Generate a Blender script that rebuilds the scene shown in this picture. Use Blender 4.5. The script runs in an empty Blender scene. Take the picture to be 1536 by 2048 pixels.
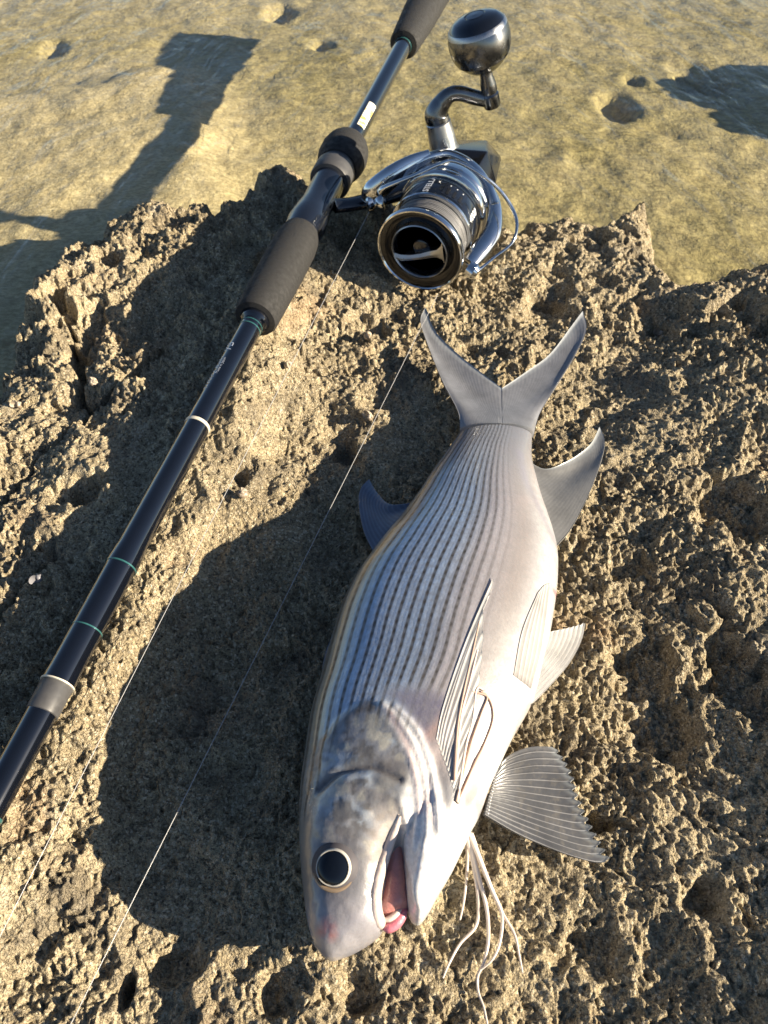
import bpy, math, random
import numpy as np
from mathutils import Vector, Matrix
from mathutils.bvhtree import BVHTree

random.seed(7); rng = np.random.default_rng(7)
scene = bpy.context.scene
COL = scene.collection

# ------------------------------------------------------------------ camera
CAM_H = 0.30; DEP = math.radians(50.0); FPX = 1607.0
cam_data = bpy.data.cameras.new('camera'); cam = bpy.data.objects.new('camera', cam_data); COL.objects.link(cam)
cam.location = (0, 0, CAM_H); cam.rotation_euler = (math.pi/2 - DEP, 0, 0)
cam_data.sensor_fit = 'VERTICAL'; cam_data.sensor_height = 36.0; cam_data.lens = FPX/2048*36.0
cam_data.clip_start = 0.01; cam_data.clip_end = 2000
cam_data.dof.use_dof = True; cam_data.dof.focus_distance = 0.33; cam_data.dof.aperture_fstop = 28.0
scene.camera = cam

# ------------------------------------------------------------------ sky, sun, exposure
SUN_EL = math.radians(21.0)
sun_to = Vector((0.305, -0.066, 0.0)).normalized()*math.cos(SUN_EL) + Vector((0, 0, math.sin(SUN_EL)))
world = bpy.data.worlds.new('World'); scene.world = world; world.use_nodes = True
wn = world.node_tree.nodes; wl = world.node_tree.links
sky = wn.new('ShaderNodeTexSky'); sky.sky_type = 'NISHITA'; sky.sun_disc = False
sky.sun_elevation = SUN_EL; sky.sun_rotation = math.atan2(sun_to.x, sun_to.y)
sky.air_density = 0.75; sky.dust_density = 0.3; sky.ozone_density = 1.5
bg = wn['Background']; bg.inputs['Strength'].default_value = 0.05
wl.new(sky.outputs[0], bg.inputs['Color'])
sd = bpy.data.lights.new('sun', 'SUN'); sd.energy = 5.0; sd.angle = math.radians(0.5); sd.color = (1.0, 0.86, 0.65)
sun = bpy.data.objects.new('sun', sd); COL.objects.link(sun)
sun.rotation_euler = (-sun_to).to_track_quat('-Z', 'Y').to_euler(); sun.location = (1.5, -.3, 1)
scene.view_settings.view_transform = 'Standard'; scene.view_settings.look = 'None'
scene.view_settings.gamma = 1.0; scene.view_settings.exposure = 1.45
scene.view_settings.use_curve_mapping = False

# ------------------------------------------------------------------ helpers: measuring
_fw = np.array([0, math.cos(DEP), -math.sin(DEP)]); _up = np.array([0, math.sin(DEP), math.cos(DEP)])
def ray(x, y):
    return np.array([(x-768)/FPX, 0, 0]) + _up*(-(y-1024)/FPX) + _fw
def at(x, y, z=0.0):
    d = ray(x, y); return np.array([0, 0, CAM_H]) + d*((CAM_H-z)/-d[2])
def aty(x, y, Y):
    d = ray(x, y); return np.array([0, 0, CAM_H]) + d*(Y/d[1])
def smooth(a, b, x):
    t = np.clip((x-a)/(b-a), 0, 1); return t*t*(3-2*t)
def catmull(P, n):
    P = np.asarray(P, float); m = len(P)
    Q = np.vstack([2*P[0]-P[1], P, 2*P[-1]-P[-2]])
    t = np.linspace(0, m-1, n); i = np.minimum(t.astype(int), m-2); f = (t-i)[:, None]
    a, b, c, d = Q[i], Q[i+1], Q[i+2], Q[i+3]
    return .5*((2*b)+(-a+c)*f+(2*a-5*b+4*c-d)*f*f+(-a+3*b-3*c+d)*f**3)
def poly_at(P, u):                       # smooth curve through P, arc-length parameter u in 0..1
    P = np.asarray(P, float)
    if len(P) == 1: return np.repeat(P, len(u), 0)
    C = catmull(P, 160) if len(P) > 2 else P
    s = np.r_[0, np.cumsum(np.linalg.norm(np.diff(C, axis=0), axis=1))]
    if s[-1] < 1e-9: return np.repeat(C[:1], len(u), 0)
    s /= s[-1]
    return np.stack([np.interp(u, s, C[:, k]) for k in range(C.shape[1])], 1)
def seg_dist(X, Y, P):                   # distance to a polyline in plan
    d = np.full(X.shape, 1e9)
    for a, b in zip(P[:-1], P[1:]):
        ax, ay = a[:2]; bx, by = b[:2]; L = (bx-ax)**2+(by-ay)**2+1e-14
        t = np.clip(((X-ax)*(bx-ax)+(Y-ay)*(by-ay))/L, 0, 1)
        d = np.minimum(d, np.hypot(X-ax-t*(bx-ax), Y-ay-t*(by-ay)))
    return d
def inside(X, Y, P):
    r = np.zeros(X.shape, bool); n = len(P)
    for i in range(n):
        x0, y0 = P[i][:2]; x1, y1 = P[(i+1) % n][:2]
        c = ((y0 > Y) != (y1 > Y)) & (X < (x1-x0)*(Y-y0)/((y1-y0) if abs(y1-y0) > 1e-12 else 1e-12)+x0)
        r ^= c
    return r
def _hash(i, j, k):
    h = (i.astype(np.int64)*374761393 + j.astype(np.int64)*668265263 + k*1274126177) & 0xffffffff
    h = ((h ^ (h >> 13))*1274126177) & 0xffffffff
    h = ((h ^ (h >> 16))*2246822519) & 0xffffffff
    return ((h ^ (h >> 15)) & 0xffffff)/float(0xffffff)
def vnoise(x, y, k=0):
    i = np.floor(x); j = np.floor(y); fx = x-i; fy = y-j
    i = i.astype(np.int64); j = j.astype(np.int64)
    fx = fx*fx*fx*(fx*(fx*6-15)+10); fy = fy*fy*fy*(fy*(fy*6-15)+10)
    a = _hash(i, j, k); b = _hash(i+1, j, k); c = _hash(i, j+1, k); d = _hash(i+1, j+1, k)
    return (a+(b-a)*fx)*(1-fy)+(c+(d-c)*fx)*fy*1.0 - .5
def fbm(x, y, k=0, o=4, g=.5):
    s = 0; a = 1
    for q in range(o):
        s = s + a*vnoise(x*2**q+17.3*q, y*2**q-9.1*q, k+q*31); a *= g
    return s
def pits(x, y, k, chance=.6, r0=.2, r1=.5):      # bowls: 0 outside, 1 in the middle
    i0 = np.floor(x).astype(np.int64); j0 = np.floor(y).astype(np.int64); out = np.zeros(x.shape)
    for di in (-1, 0, 1):
        for dj in (-1, 0, 1):
            i = i0+di; j = j0+dj
            cx = i+.15+.7*_hash(i, j, k); cy = j+.15+.7*_hash(i, j, k+1)
            on = _hash(i, j, k+2) < chance; r = r0+(r1-r0)*_hash(i, j, k+3)
            dd = np.hypot(x-cx, y-cy)/r
            out = np.maximum(out, np.where(on, (1-smooth(.35, 1.0, dd))*(.5+.5*r/r1), 0))
    return out

# ------------------------------------------------------------------ helpers: meshes and objects
def mesh_obj(name, V, F, mat, parent=None, sm=True, attrs=None):
    me = bpy.data.meshes.new(name)
    V = np.asarray(V, float)
    if isinstance(F, np.ndarray) and F.ndim == 2:
        n = F.shape[1]; me.vertices.add(len(V)); me.vertices.foreach_set('co', V.ravel())
        me.loops.add(F.size); me.loops.foreach_set('vertex_index', F.ravel().astype(np.int32))
        me.polygons.add(len(F)); me.polygons.foreach_set('loop_start', np.arange(0, F.size, n, dtype=np.int32))
        me.update(calc_edges=True); me.validate()
    else:
        me.from_pydata([tuple(v) for v in V], [], [tuple(int(q) for q in f) for f in F]); me.update()
    me.polygons.foreach_set('use_smooth', np.full(len(me.polygons), sm))
    if attrs:
        for an, av in attrs.items():
            av = np.asarray(av, np.float32)
            if av.ndim == 1:
                me.attributes.new(an, 'FLOAT', 'POINT').data.foreach_set('value', av)
            else:
                me.attributes.new(an, 'FLOAT_COLOR', 'POINT').data.foreach_set('color', np.c_[av, np.ones(len(av))].ravel())
    me.materials.append(mat)
    o = bpy.data.objects.new(name, me); COL.objects.link(o)
    if parent is not None:
        o.parent = parent; o.matrix_parent_inverse = parent.matrix_basis.inverted()
    return o
def thing(name, label, cat, loc, group=None):
    o = bpy.data.objects.new(name, None); COL.objects.link(o); o.location = Vector(loc); o.empty_display_size = .02
    o['label'] = label; o['category'] = cat
    if group: o['group'] = group
    return o
def tag(o, label, cat, group=None):
    o['label'] = label; o['category'] = cat
    if group: o['group'] = group
    return o
def grid_faces(n, m, close_m=False):
    i = np.arange(n-1)[:, None]; j = np.arange(m if close_m else m-1)[None, :]; j2 = (j+1) % m
    return np.stack([i*m+j, (i+1)*m+j, (i+1)*m+j2, i*m+j2], -1).reshape(-1, 4)
def frame_of(d):
    d = np.asarray(d, float); d = d/np.linalg.norm(d)
    h = np.array([0, 0, 1.]) if abs(d[2]) < .95 else np.array([0, 1., 0])
    s = np.cross(d, h); s /= np.linalg.norm(s); u = np.cross(s, d)
    return d, s, u
def lathe_data(prof, org, d, n=64, caps=True):
    d, s, u = frame_of(d); prof = np.asarray(prof, float); th = np.linspace(0, 2*math.pi, n, endpoint=False)
    V = (np.asarray(org)[None, None]+prof[:, 0][:, None, None]*d + prof[:, 1][:, None, None]*(np.cos(th)[None, :, None]*s+np.sin(th)[None, :, None]*u)).reshape(-1, 3)
    F = [tuple(f) for f in grid_faces(len(prof), n, True)[:, ::-1]]
    if caps and prof[0, 1] > 1e-6: F.append(tuple(range(n)))
    if caps and prof[-1, 1] > 1e-6: F.append(tuple(range((len(prof)-1)*n+n-1, (len(prof)-1)*n-1, -1)))
    return V, F
def lathe(name, prof, org, d, mat, parent, n=64, sm=True, auto=True):
    V, F = lathe_data(prof, org, d, n, name not in ('lip', 'trim_ring', 'drag_knob', 'knob_recess', 'spool', 'iris', 'knob_rim'))
    o = mesh_obj(name, V, F, mat, parent, sm)
    if auto: sharp(o, 35)
    return o
def sharp(o, deg):
    o.data.set_sharp_from_angle(angle=math.radians(deg))
def tube_data(P, R, n=12, flat=1.0, side=None):
    P = np.asarray(P, float); R = np.broadcast_to(np.asarray(R, float), (len(P),))
    T = np.gradient(P, axis=0); T /= np.linalg.norm(T, axis=1)[:, None]+1e-12
    u = np.array([0, 0, 1.]) if side is None else np.asarray(side, float)
    if abs(T[0]@u) > .9: u = np.array([0, 1., 0])
    rows = []
    th = np.linspace(0, 2*math.pi, n, endpoint=False)
    for k in range(len(P)):
        u = u-T[k]*(u@T[k]); u /= np.linalg.norm(u); s = np.cross(T[k], u)
        rows.append(P[k]+R[k]*(np.cos(th)[:, None]*s+flat*np.sin(th)[:, None]*u))
    V = np.concatenate(rows)
    F = [tuple(f) for f in grid_faces(len(P), n, True)]
    F.append(tuple(range(n-1, -1, -1))); F.append(tuple(range((len(P)-1)*n, len(P)*n)))
    return V, F
def tube(name, P, R, mat, parent=None, n=12, smoothn=0, flat=1.0, side=None):
    P = np.asarray(P, float)
    if smoothn:
        R = np.interp(np.linspace(0, 1, smoothn), np.linspace(0, 1, len(P)), np.broadcast_to(R, (len(P),))); P = catmull(P, smoothn)
    V, F = tube_data(P, R, n, flat, side)
    return mesh_obj(name, V, F, mat, parent)
def loft_data(L, R, zc, hz, n=48, m=40, e=2.3):   # closed lens-section loft between two plan outlines
    L = np.asarray(L, float); R = np.asarray(R, float)
    A = np.c_[L, R, zc, hz]; A = catmull(A, n)
    th = np.linspace(0, 2*math.pi, m, endpoint=False)
    c = np.cos(th); s = np.sin(th); la = np.sign(c)*abs(c)**(2/e); ve = np.sign(s)*abs(s)**(2/e)
    X = (A[:, 0:2]+A[:, 2:4])/2; W = (A[:, 2:4]-A[:, 0:2])/2
    V = np.zeros((n, m, 3)); V[:, :, :2] = X[:, None]+W[:, None]*la[None, :, None]; V[:, :, 2] = A[:, 4][:, None]+np.maximum(A[:, 5], .0004)[:, None]*ve[None]
    V = V.reshape(-1, 3); F = [tuple(f) for f in grid_faces(n, m, True)]
    F.append(tuple(range(m-1, -1, -1))); F.append(tuple(range((n-1)*m, n*m)))
    return V, F

# ------------------------------------------------------------------ materials
class NT:
    def __init__(s, name):
        s.m = bpy.data.materials.new(name); s.m.use_nodes = True; s.t = s.m.node_tree; s.n = s.t.nodes; s.l = s.t.links
        s.b = s.n['Principled BSDF']; s.out = s.n['Material Output']
    def add(s, typ, **kw):
        nd = s.n.new(typ)
        for k, v in kw.items(): setattr(nd, k, v)
        return nd
    def set(s, nd, **kw):
        for k, v in kw.items():
            i = nd.inputs[k.replace('_', ' ')] if isinstance(k, str) else nd.inputs[k]
            if hasattr(v, 'links') or hasattr(v, 'is_linked'): s.l.new(v, i)
            else: i.default_value = v
        return nd
    def bs(s, **kw): s.set(s.b, **kw); return s
    def math(s, op, a, b=None, c=None, clamp=False):
        nd = s.n.new('ShaderNodeMath'); nd.operation = op; nd.use_clamp = clamp
        for i, v in enumerate((a, b, c)):
            if v is None: continue
            if hasattr(v, 'is_linked'): s.l.new(v, nd.inputs[i])
            else: nd.inputs[i].default_value = v
        return nd.outputs[0]
    def mix(s, f, a, b, mode='MIX'):
        nd = s.n.new('ShaderNodeMix'); nd.data_type = 'RGBA'; nd.blend_type = mode
        for i, v in ((0, f), (6, a), (7, b)):
            if hasattr(v, 'is_linked'): s.l.new(v, nd.inputs[i])
            else: nd.inputs[i].default_value = v if i == 0 else (tuple(v)+(1,) if len(v) == 3 else v)
        return nd.outputs[2]
    def ramp(s, f, stops):
        nd = s.n.new('ShaderNodeValToRGB'); e = nd.color_ramp.elements
        while len(e) < len(stops): e.new(.5)
        for q, (p, c) in zip(e, stops):
            q.position = p; q.color = (c, c, c, 1) if isinstance(c, (int, float)) else tuple(c)+(1,)
        s.l.new(f, nd.inputs[0]); return nd.outputs[0]
    def noise(s, scale, detail=3, rough=.55, vec=None, dist=0):
        nd = s.n.new('ShaderNodeTexNoise'); nd.inputs['Scale'].default_value = scale
        nd.inputs['Detail'].default_value = detail; nd.inputs['Roughness'].default_value = rough; nd.inputs['Distortion'].default_value = dist
        s.l.new(vec if vec is not None else s.obj(), nd.inputs['Vector']); return nd.outputs[0]
    def obj(s):
        if not hasattr(s, '_o'): s._o = s.n.new('ShaderNodeTexCoord').outputs['Object']
        return s._o
    def vor(s, scale, vec=None, feat='F1', rand=1.0, out='Distance'):
        nd = s.n.new('ShaderNodeTexVoronoi'); nd.feature = feat; nd.inputs['Scale'].default_value = scale
        nd.inputs['Randomness'].default_value = rand; s.l.new(vec if vec is not None else s.obj(), nd.inputs['Vector']); return nd.outputs[out]
    def attr(s, name, out='Fac'):
        nd = s.n.new('ShaderNodeAttribute'); nd.attribute_name = name; return nd.outputs[out]
    def bump(s, h, dist=.001, strength=1.0, prev=None):
        nd = s.n.new('ShaderNodeBump'); nd.inputs['Distance'].default_value = dist; nd.inputs['Strength'].default_value = strength
        s.l.new(h, nd.inputs['Height'])
        if prev is not None: s.l.new(prev, nd.inputs['Normal'])
        return nd.outputs[0]

def simple(name, col, rough=.4, metal=0., bumps=None, coat=0., spec=.5, var=.0, vscale=300):
    t = NT(name); t.bs(Base_Color=tuple(col)+(1,), Roughness=rough, Metallic=metal)
    t.b.inputs['Coat Weight'].default_value = coat; t.b.inputs['Coat Roughness'].default_value = .06
    t.b.inputs['Specular IOR Level'].default_value = spec
    if var:
        n = t.noise(vscale, 4, .6)
        t.l.new(t.mix(n, tuple(c*(1-var) for c in col), tuple(min(1, c*(1+var)) for c in col)), t.b.inputs['Base Color'])
        r = t.ramp(t.noise(vscale*.4, 3), [(.3, max(.02, rough*(1-.35))), (.7, min(1, rough*1.35))]); t.l.new(r, t.b.inputs['Roughness'])
    if bumps: t.l.new(t.bump(t.noise(bumps[0], 4, .65), bumps[1]), t.b.inputs['Normal'])
    return t.m

# rock: sandy tan limestone, grain by grain, with dark weathered patches of its own
t = NT('rock_limestone')
big = t.noise(9, 4, .6); med = t.noise(60, 5, .62); fine = t.noise(800, 4, .75); grain = t.vor(1150, out='Color')
c = t.mix(t.ramp(big, [(.35, 0), (.68, 1)]), (.44, .355, .215), (.60, .50, .32))
c = t.mix(t.ramp(med, [(.38, .0), (.66, .6)]), c, (.31, .255, .165))
c = t.mix(t.ramp(fine, [(.38, .8), (.52, 0)]), c, (.12, .095, .065))
sep = t.add('ShaderNodeSeparateColor'); t.l.new(grain, sep.inputs[0])
c = t.mix(t.ramp(sep.outputs[0], [(.78, 0), (.92, .8)]), c, (.70, .61, .44))
c = t.mix(t.ramp(sep.outputs[1], [(.84, 0), (.95, .6)]), c, (.055, .045, .035))
pat = t.noise(17, 3, .5); c = t.mix(t.ramp(pat, [(.60, 0), (.75, .55)]), c, (.40, .24, .13))
stn = t.noise(23, 5, .65, dist=.5); c = t.mix(t.ramp(stn, [(.52, 0), (.66, .60)]), c, (.13, .11, .085))
slt = t.noise(31, 5, .7); c = t.mix(t.ramp(slt, [(.60, 0), (.72, .5)]), c, (.66, .60, .47))
t.l.new(c, t.b.inputs['Base Color']); t.bs(Roughness=.86); t.b.inputs['Specular IOR Level'].default_value = .35
nb = t.bump(t.noise(900, 4, .7), .0017, 1.0)
nb = t.bump(t.vor(1300), .0006, 1.0, nb)
t.l.new(nb, t.b.inputs['Normal'])
M_ROCK = t.m
# seabed: pale rock with a skin of olive algae; its mottle also stands in for caustics
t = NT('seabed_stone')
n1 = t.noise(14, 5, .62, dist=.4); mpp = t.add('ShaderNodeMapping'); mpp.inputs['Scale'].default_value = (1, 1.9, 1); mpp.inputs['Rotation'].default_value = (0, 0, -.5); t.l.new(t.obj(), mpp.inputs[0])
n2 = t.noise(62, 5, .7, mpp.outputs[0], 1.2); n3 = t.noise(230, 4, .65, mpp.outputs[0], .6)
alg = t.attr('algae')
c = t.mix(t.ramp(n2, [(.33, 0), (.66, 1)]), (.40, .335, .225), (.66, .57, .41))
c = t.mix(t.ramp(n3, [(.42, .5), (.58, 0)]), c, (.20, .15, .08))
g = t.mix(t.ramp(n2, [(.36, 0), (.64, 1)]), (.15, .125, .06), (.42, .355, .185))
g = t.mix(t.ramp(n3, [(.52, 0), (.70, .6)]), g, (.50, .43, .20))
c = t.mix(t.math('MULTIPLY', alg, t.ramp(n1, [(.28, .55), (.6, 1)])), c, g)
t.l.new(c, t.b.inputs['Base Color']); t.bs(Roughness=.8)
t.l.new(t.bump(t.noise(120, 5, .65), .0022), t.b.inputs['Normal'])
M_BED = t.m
# water: clear, faintly green, with a rippled mirror skin
t = NT('sea_water')
tr = t.add('ShaderNodeBsdfTransparent'); tr.inputs[0].default_value = (.95, .95, .84, 1)
gl = t.add('ShaderNodeBsdfGlossy'); gl.inputs['Roughness'].default_value = .03
mp = t.add('ShaderNodeMapping'); mp.inputs['Scale'].default_value = (1, .45, 1); mp.inputs['Rotation'].default_value = (0, 0, .5); t.l.new(t.obj(), mp.inputs[0])
nb = t.bump(t.noise(26, 3, .5, mp.outputs[0], .6), .010, .6); nb = t.bump(t.noise(95, 3, .55, mp.outputs[0], .8), .0018, .5, nb)
lw = t.add('ShaderNodeLayerWeight'); lw.inputs['Blend'].default_value = .5
t.l.new(nb, lw.inputs['Normal'])
schl = t.math('MULTIPLY_ADD', t.math('POWER', lw.outputs['Facing'], 5.0), .98, .02)
t.l.new(nb, gl.inputs['Normal'])
ms = t.add('ShaderNodeMixShader'); t.l.new(schl, ms.inputs[0]); t.l.new(tr.outputs[0], ms.inputs[1]); t.l.new(gl.outputs[0], ms.inputs[2])
t.l.new(ms.outputs[0], t.out.inputs['Surface']); M_WATER = t.m

M_BLANK = simple('rod_blank_lacquer', (.0032, .0042, .0075), .10, 0, coat=1.0, var=.3, vscale=90)
M_FOAM = simple('black_foam', (.020, .020, .0205), .78, 0, bumps=(2600, .0003), var=.25, vscale=900, spec=.4)
M_SEAT = simple('reel_seat_plastic', (.006, .008, .014), .22, 0, coat=.6, var=.25, vscale=200)
M_THREAD = simple('teal_thread', (.035, .13, .13), .25, .3, coat=.8, var=.4, vscale=900)
M_BAND = simple('pale_band', (.62, .58, .47), .4, .2, var=.15, vscale=500)
M_SLEEVE = simple('matte_sleeve', (.055, .055, .058), .5, 0, var=.2, vscale=600)
M_STICK = NT('sticker'); _n = M_STICK.noise(160, 2); M_STICK.l.new(M_STICK.mix(M_STICK.ramp(_n, [(.5, 0), (.6, 1)]), (.75, .74, .66), (.75, .55, .12)), M_STICK.b.inputs['Base Color']); M_STICK = M_STICK.m
M_INK = simple('silver_print', (.75, .77, .80), .4, .2, var=.15, vscale=1500)
M_CHROME = simple('polished_silver', (.62, .64, .66), .12, 1.0, var=.10, vscale=300)
M_SATIN = simple('satin_silver', (.40, .41, .42), .32, 1.0, var=.10, vscale=300)
M_GREY = simple('grey_anodised', (.19, .195, .20), .22, 1.0, var=.12, vscale=400)
M_DARKM = simple('black_anodised', (.016, .017, .021), .14, .7, var=.2, vscale=300, coat=.3)
M_NAVY = simple('navy_black_gloss', (.014, .018, .028), .13, .6, coat=.8, var=.2, vscale=200)
M_BLACK = simple('black_recess', (.006, .006, .007), .35)
M_LINE = simple('clear_line', (.38, .38, .38), .25, .0, var=.2, vscale=3000)
t = NT('wound_grey_line'); t.bs(Metallic=.35, Roughness=.34)
ax = t.attr('ax'); w = t.math('SINE', t.math('MULTIPLY', t.math('ADD', ax, t.math('MULTIPLY', t.noise(45, 2), .0012)), 11000.0))
t.l.new(t.mix(t.math('MULTIPLY_ADD', w, .5, .5), (.10, .10, .105), (.40, .40, .41)), t.b.inputs['Base Color'])
t.l.new(t.bump(w, .00025), t.b.inputs['Normal']); M_WOUND = t.m

# fish skin: painted colour (its own markings) + stripe rows + scales in body coordinates
t = NT('fish_skin')
col = t.attr('paint', 'Color'); fs = t.attr('fs'); ft = t.attr('ft'); sm_ = t.attr('stripe_on')
cb = t.add('ShaderNodeCombineXYZ'); t.l.new(t.math('MULTIPLY', fs, 88.0), cb.inputs[0]); t.l.new(t.math('MULTIPLY', ft, 40.0), cb.inputs[1])
vd = t.add('ShaderNodeTexVoronoi', voronoi_dimensions='2D'); vd.inputs['Scale'].default_value = 1; vd.inputs['Randomness'].default_value = .35; t.l.new(cb.outputs[0], vd.inputs['Vector'])
wob = t.math('MULTIPLY', t.math('SUBTRACT', t.noise(120, 2), .5), .10)
ph = t.math('FRACT', t.math('ADD', t.math('MULTIPLY', ft, 20.5), t.math('MULTIPLY', wob, .7)))
tri = t.math('ABSOLUTE', t.math('SUBTRACT', ph, .5))
st = t.ramp(tri, [(.09, 1), (.23, 0)])
st = t.math('MULTIPLY', t.math('MULTIPLY', st, sm_), t.math('MULTIPLY_ADD', t.math('SINE', t.math('ADD', t.math('MULTIPLY', fs, 88*2*math.pi), t.math('MULTIPLY', t.math('FLOOR', t.math('MULTIPLY', ft, 20.5)), 2.1))), .11, .89))
c = t.mix(t.math('MULTIPLY', t.ramp(vd.outputs['Distance'], [(.30, 0), (.66, .35)]), sm_), col, (.30, .32, .36))
c = t.mix(t.math('MULTIPLY', st, 1.0), c, (.045, .038, .03))
blot = t.noise(210, 4, .65)
c = t.mix(t.ramp(blot, [(.35, .25), (.6, 0)]), c, (.19, .18, .18))
blo2 = t.noise(700, 3, .6); c = t.mix(t.ramp(blo2, [(.40, .22), (.58, 0)]), c, (.22, .21, .21))
t.l.new(c, t.b.inputs['Base Color'])
t.bs(Metallic=t.math('MULTIPLY', t.attr('silver'), .55), Roughness=.36); t.b.inputs['Coat Weight'].default_value = .6; t.b.inputs['Coat Roughness'].default_value = .10
t.b.inputs['Subsurface Weight'].default_value = .12; t.b.inputs['Subsurface Radius'].default_value = (.006, .004, .003); t.b.inputs['Subsurface Scale'].default_value = .5
h = t.math('MULTIPLY', t.math('SUBTRACT', 1.0, vd.outputs['Distance']), sm_)
nb = t.bump(h, .00025, .5); nb = t.bump(t.noise(900, 4, .6), .00025, .5, nb)
t.l.new(nb, t.b.inputs['Normal']); M_FISH = t.m
def fin_mat(name, c0, c1, trans=.3, clear=0.0, edge=(.55, .6, .62), thin=(.3, .9), bmp=.0002):
    t = NT(name); fu = t.attr('fu'); fv = t.attr('fv'); nr = t.attr('nr')
    w = t.math('SINE', t.math('MULTIPLY', t.math('ADD', t.math('MULTIPLY', fu, nr), t.math('MULTIPLY', t.noise(60, 2), .25)), 2*math.pi))
    w = t.math('MULTIPLY_ADD', w, .5, .5); k = t.ramp(w, [(thin[0], 0), (thin[1], 1)])
    c = t.mix(k, c0, c1)
    c = t.mix(t.ramp(t.noise(75, 4, .6), [(.35, .45), (.62, 0)]), c, tuple(q*.5 for q in c0))
    c = t.mix(t.ramp(fv, [(.90, 0), (1.0, .5)]), c, edge)
    t.l.new(c, t.b.inputs['Base Color']); t.bs(Roughness=.33); t.b.inputs['Coat Weight'].default_value = .4; t.b.inputs['Coat Roughness'].default_value = .15
    nb = t.bump(k, bmp, .7); nb = t.bump(t.noise(420, 3), .0003, .4, nb); t.l.new(nb, t.b.inputs['Normal'])
    tl = t.add('ShaderNodeBsdfTranslucent'); t.l.new(c, tl.inputs[0])
    m1 = t.add('ShaderNodeMixShader'); m1.inputs[0].default_value = trans; t.l.new(t.b.outputs[0], m1.inputs[1]); t.l.new(tl.outputs[0], m1.inputs[2])
    o = m1.outputs[0]
    if clear:
        tp = t.add('ShaderNodeBsdfTransparent'); m2 = t.add('ShaderNodeMixShader')
        t.l.new(t.math('MULTIPLY', t.math('SUBTRACT', 1.0, k), clear), m2.inputs[0]); t.l.new(o, m2.inputs[1]); t.l.new(tp.outputs[0], m2.inputs[2]); o = m2.outputs[0]
    t.l.new(o, t.out.inputs['Surface']); return t.m
M_FIN_TAIL = fin_mat('tail_fin_skin', (.235, .24, .26), (.247, .252, .272), .15, thin=(.2, 1.0), bmp=.00003)
M_FIN_SHADE = fin_mat('shaded_fin_skin', (.10, .13, .20), (.14, .18, .26), .25, 0, (.3, .36, .42), bmp=.00008)  # dorsal fins: bluish shade worked into the skin colour
M_FIN_ANAL = fin_mat('anal_fin_skin', (.25, .25, .25), (.28, .28, .277), .25, thin=(.2, 1.0), bmp=.00004)
M_FIN_PEC = fin_mat('pectoral_fin_skin', (.15, .155, .17), (.44, .44, .45), .25, .28, thin=(.93, 1.0))
M_FIN_WHITE = fin_mat('white_fin_skin', (.74, .74, .74), (.80, .79, .78), .5, .30, (.8, .8, .78), thin=(.6, 1.0), bmp=.0001)
M_FIN_PELV = fin_mat('pelvic_fin_skin', (.48, .465, .455), (.62, .61, .60), .3, .35, (.7, .7, .68), thin=(.55, 1.0), bmp=.0001)
M_FIL = simple('filament_skin', (.70, .60, .52), .35, 0, coat=.4, var=.15, vscale=200)
M_FILR = simple('reddish_filament_skin', (.46, .32, .25), .35, 0, coat=.4, var=.2, vscale=200)
M_LIP = simple('pale_lip', (.62, .52, .47), .32, 0, coat=.5, var=.12, vscale=200, bumps=(500, .0003))
M_MOUTH = simple('mouth_flesh', (.46, .20, .18), .35, 0, coat=.6, var=.3, vscale=120, bumps=(350, .0006))
M_TONGUE = simple('pink_palate', (.58, .17, .22), .35, 0, coat=.6, var=.2, vscale=150, bumps=(350, .0005))
M_PUPIL = simple('eye_pupil', (.004, .006, .011), .08, 0, spec=.35)
M_IRIS = simple('eye_iris', (.50, .48, .43), .35, .0, coat=.6, var=.2, vscale=400)
M_GOLD = simple('golden_iris', (.36, .26, .17), .28, .5, coat=.5, var=.4, vscale=300)
M_LID = simple('eye_rim_jelly', (.085, .08, .09), .6, 0, coat=.0, spec=.2, var=.35, vscale=170)
t = NT('snail_shell'); sw = t.attr('turn')
t.l.new(t.mix(t.ramp(t.noise(420, 3), [(.4, 0), (.6, .8)]), t.mix(t.math('MULTIPLY_ADD', t.math('SINE', sw), .5, .5), (.20, .16, .12), (.56, .48, .37)), (.24, .19, .14)), t.b.inputs['Base Color'])
t.bs(Roughness=.5); M_SNAIL = t.m
t = NT('pale_snail_shell'); t.l.new(t.mix(t.noise(400, 3), (.15, .15, .17), (.25, .245, .26)), t.b.inputs['Base Color']); t.bs(Roughness=.45); M_SNAILW = t.m

# ------------------------------------------------------------------ plan of the fish (plain data, used by rock and fish)
FL = [(652,1918),(632,1895),(619,1860),(611,1820),(604,1760),(600,1700),(599,1640),(601,1590),(608,1520),(622,1430),(645,1340),(672,1250),(705,1170),(750,1105),(795,1045),(845,975),(890,910),(918,868),(928,838),(934,818)]
FR = [(668,1921),(715,1901),(762,1868),(768,1836),(773,1790),(790,1725),(848,1690),(940,1662),(985,1562),(1026,1475),(1066,1402),(1087,1320),(1105,1240),(1115,1150),(1107,1076),(1080,992),(1064,926),(1064,882),(1068,847),(1070,826)]
FZ = [.0175,.018,.0195,.0205,.0215,.0225,.0235,.0245,.0255,.026,.0265,.0265,.026,.025,.0235,.0215,.0195,.018,.017,.0166]
FH = [.0035,.0085,.0120,.0138,.0158,.0175,.0190,.0205,.0220,.0230,.0235,.0232,.0222,.0205,.0176,.0135,.0090,.0056,.0027,.0006]
fLw = np.array([at(x, y, z)[:2] for (x, y), z in zip(FL, FZ)]); fRw = np.array([at(x, y, z)[:2] for (x, y), z in zip(FR, FZ)])
FN = 241
FA = catmull(np.c_[fLw, fRw, FZ, FH], FN); FA[:, 5] = np.maximum(FA[:, 5], .0004)
FE = 2.25
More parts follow.
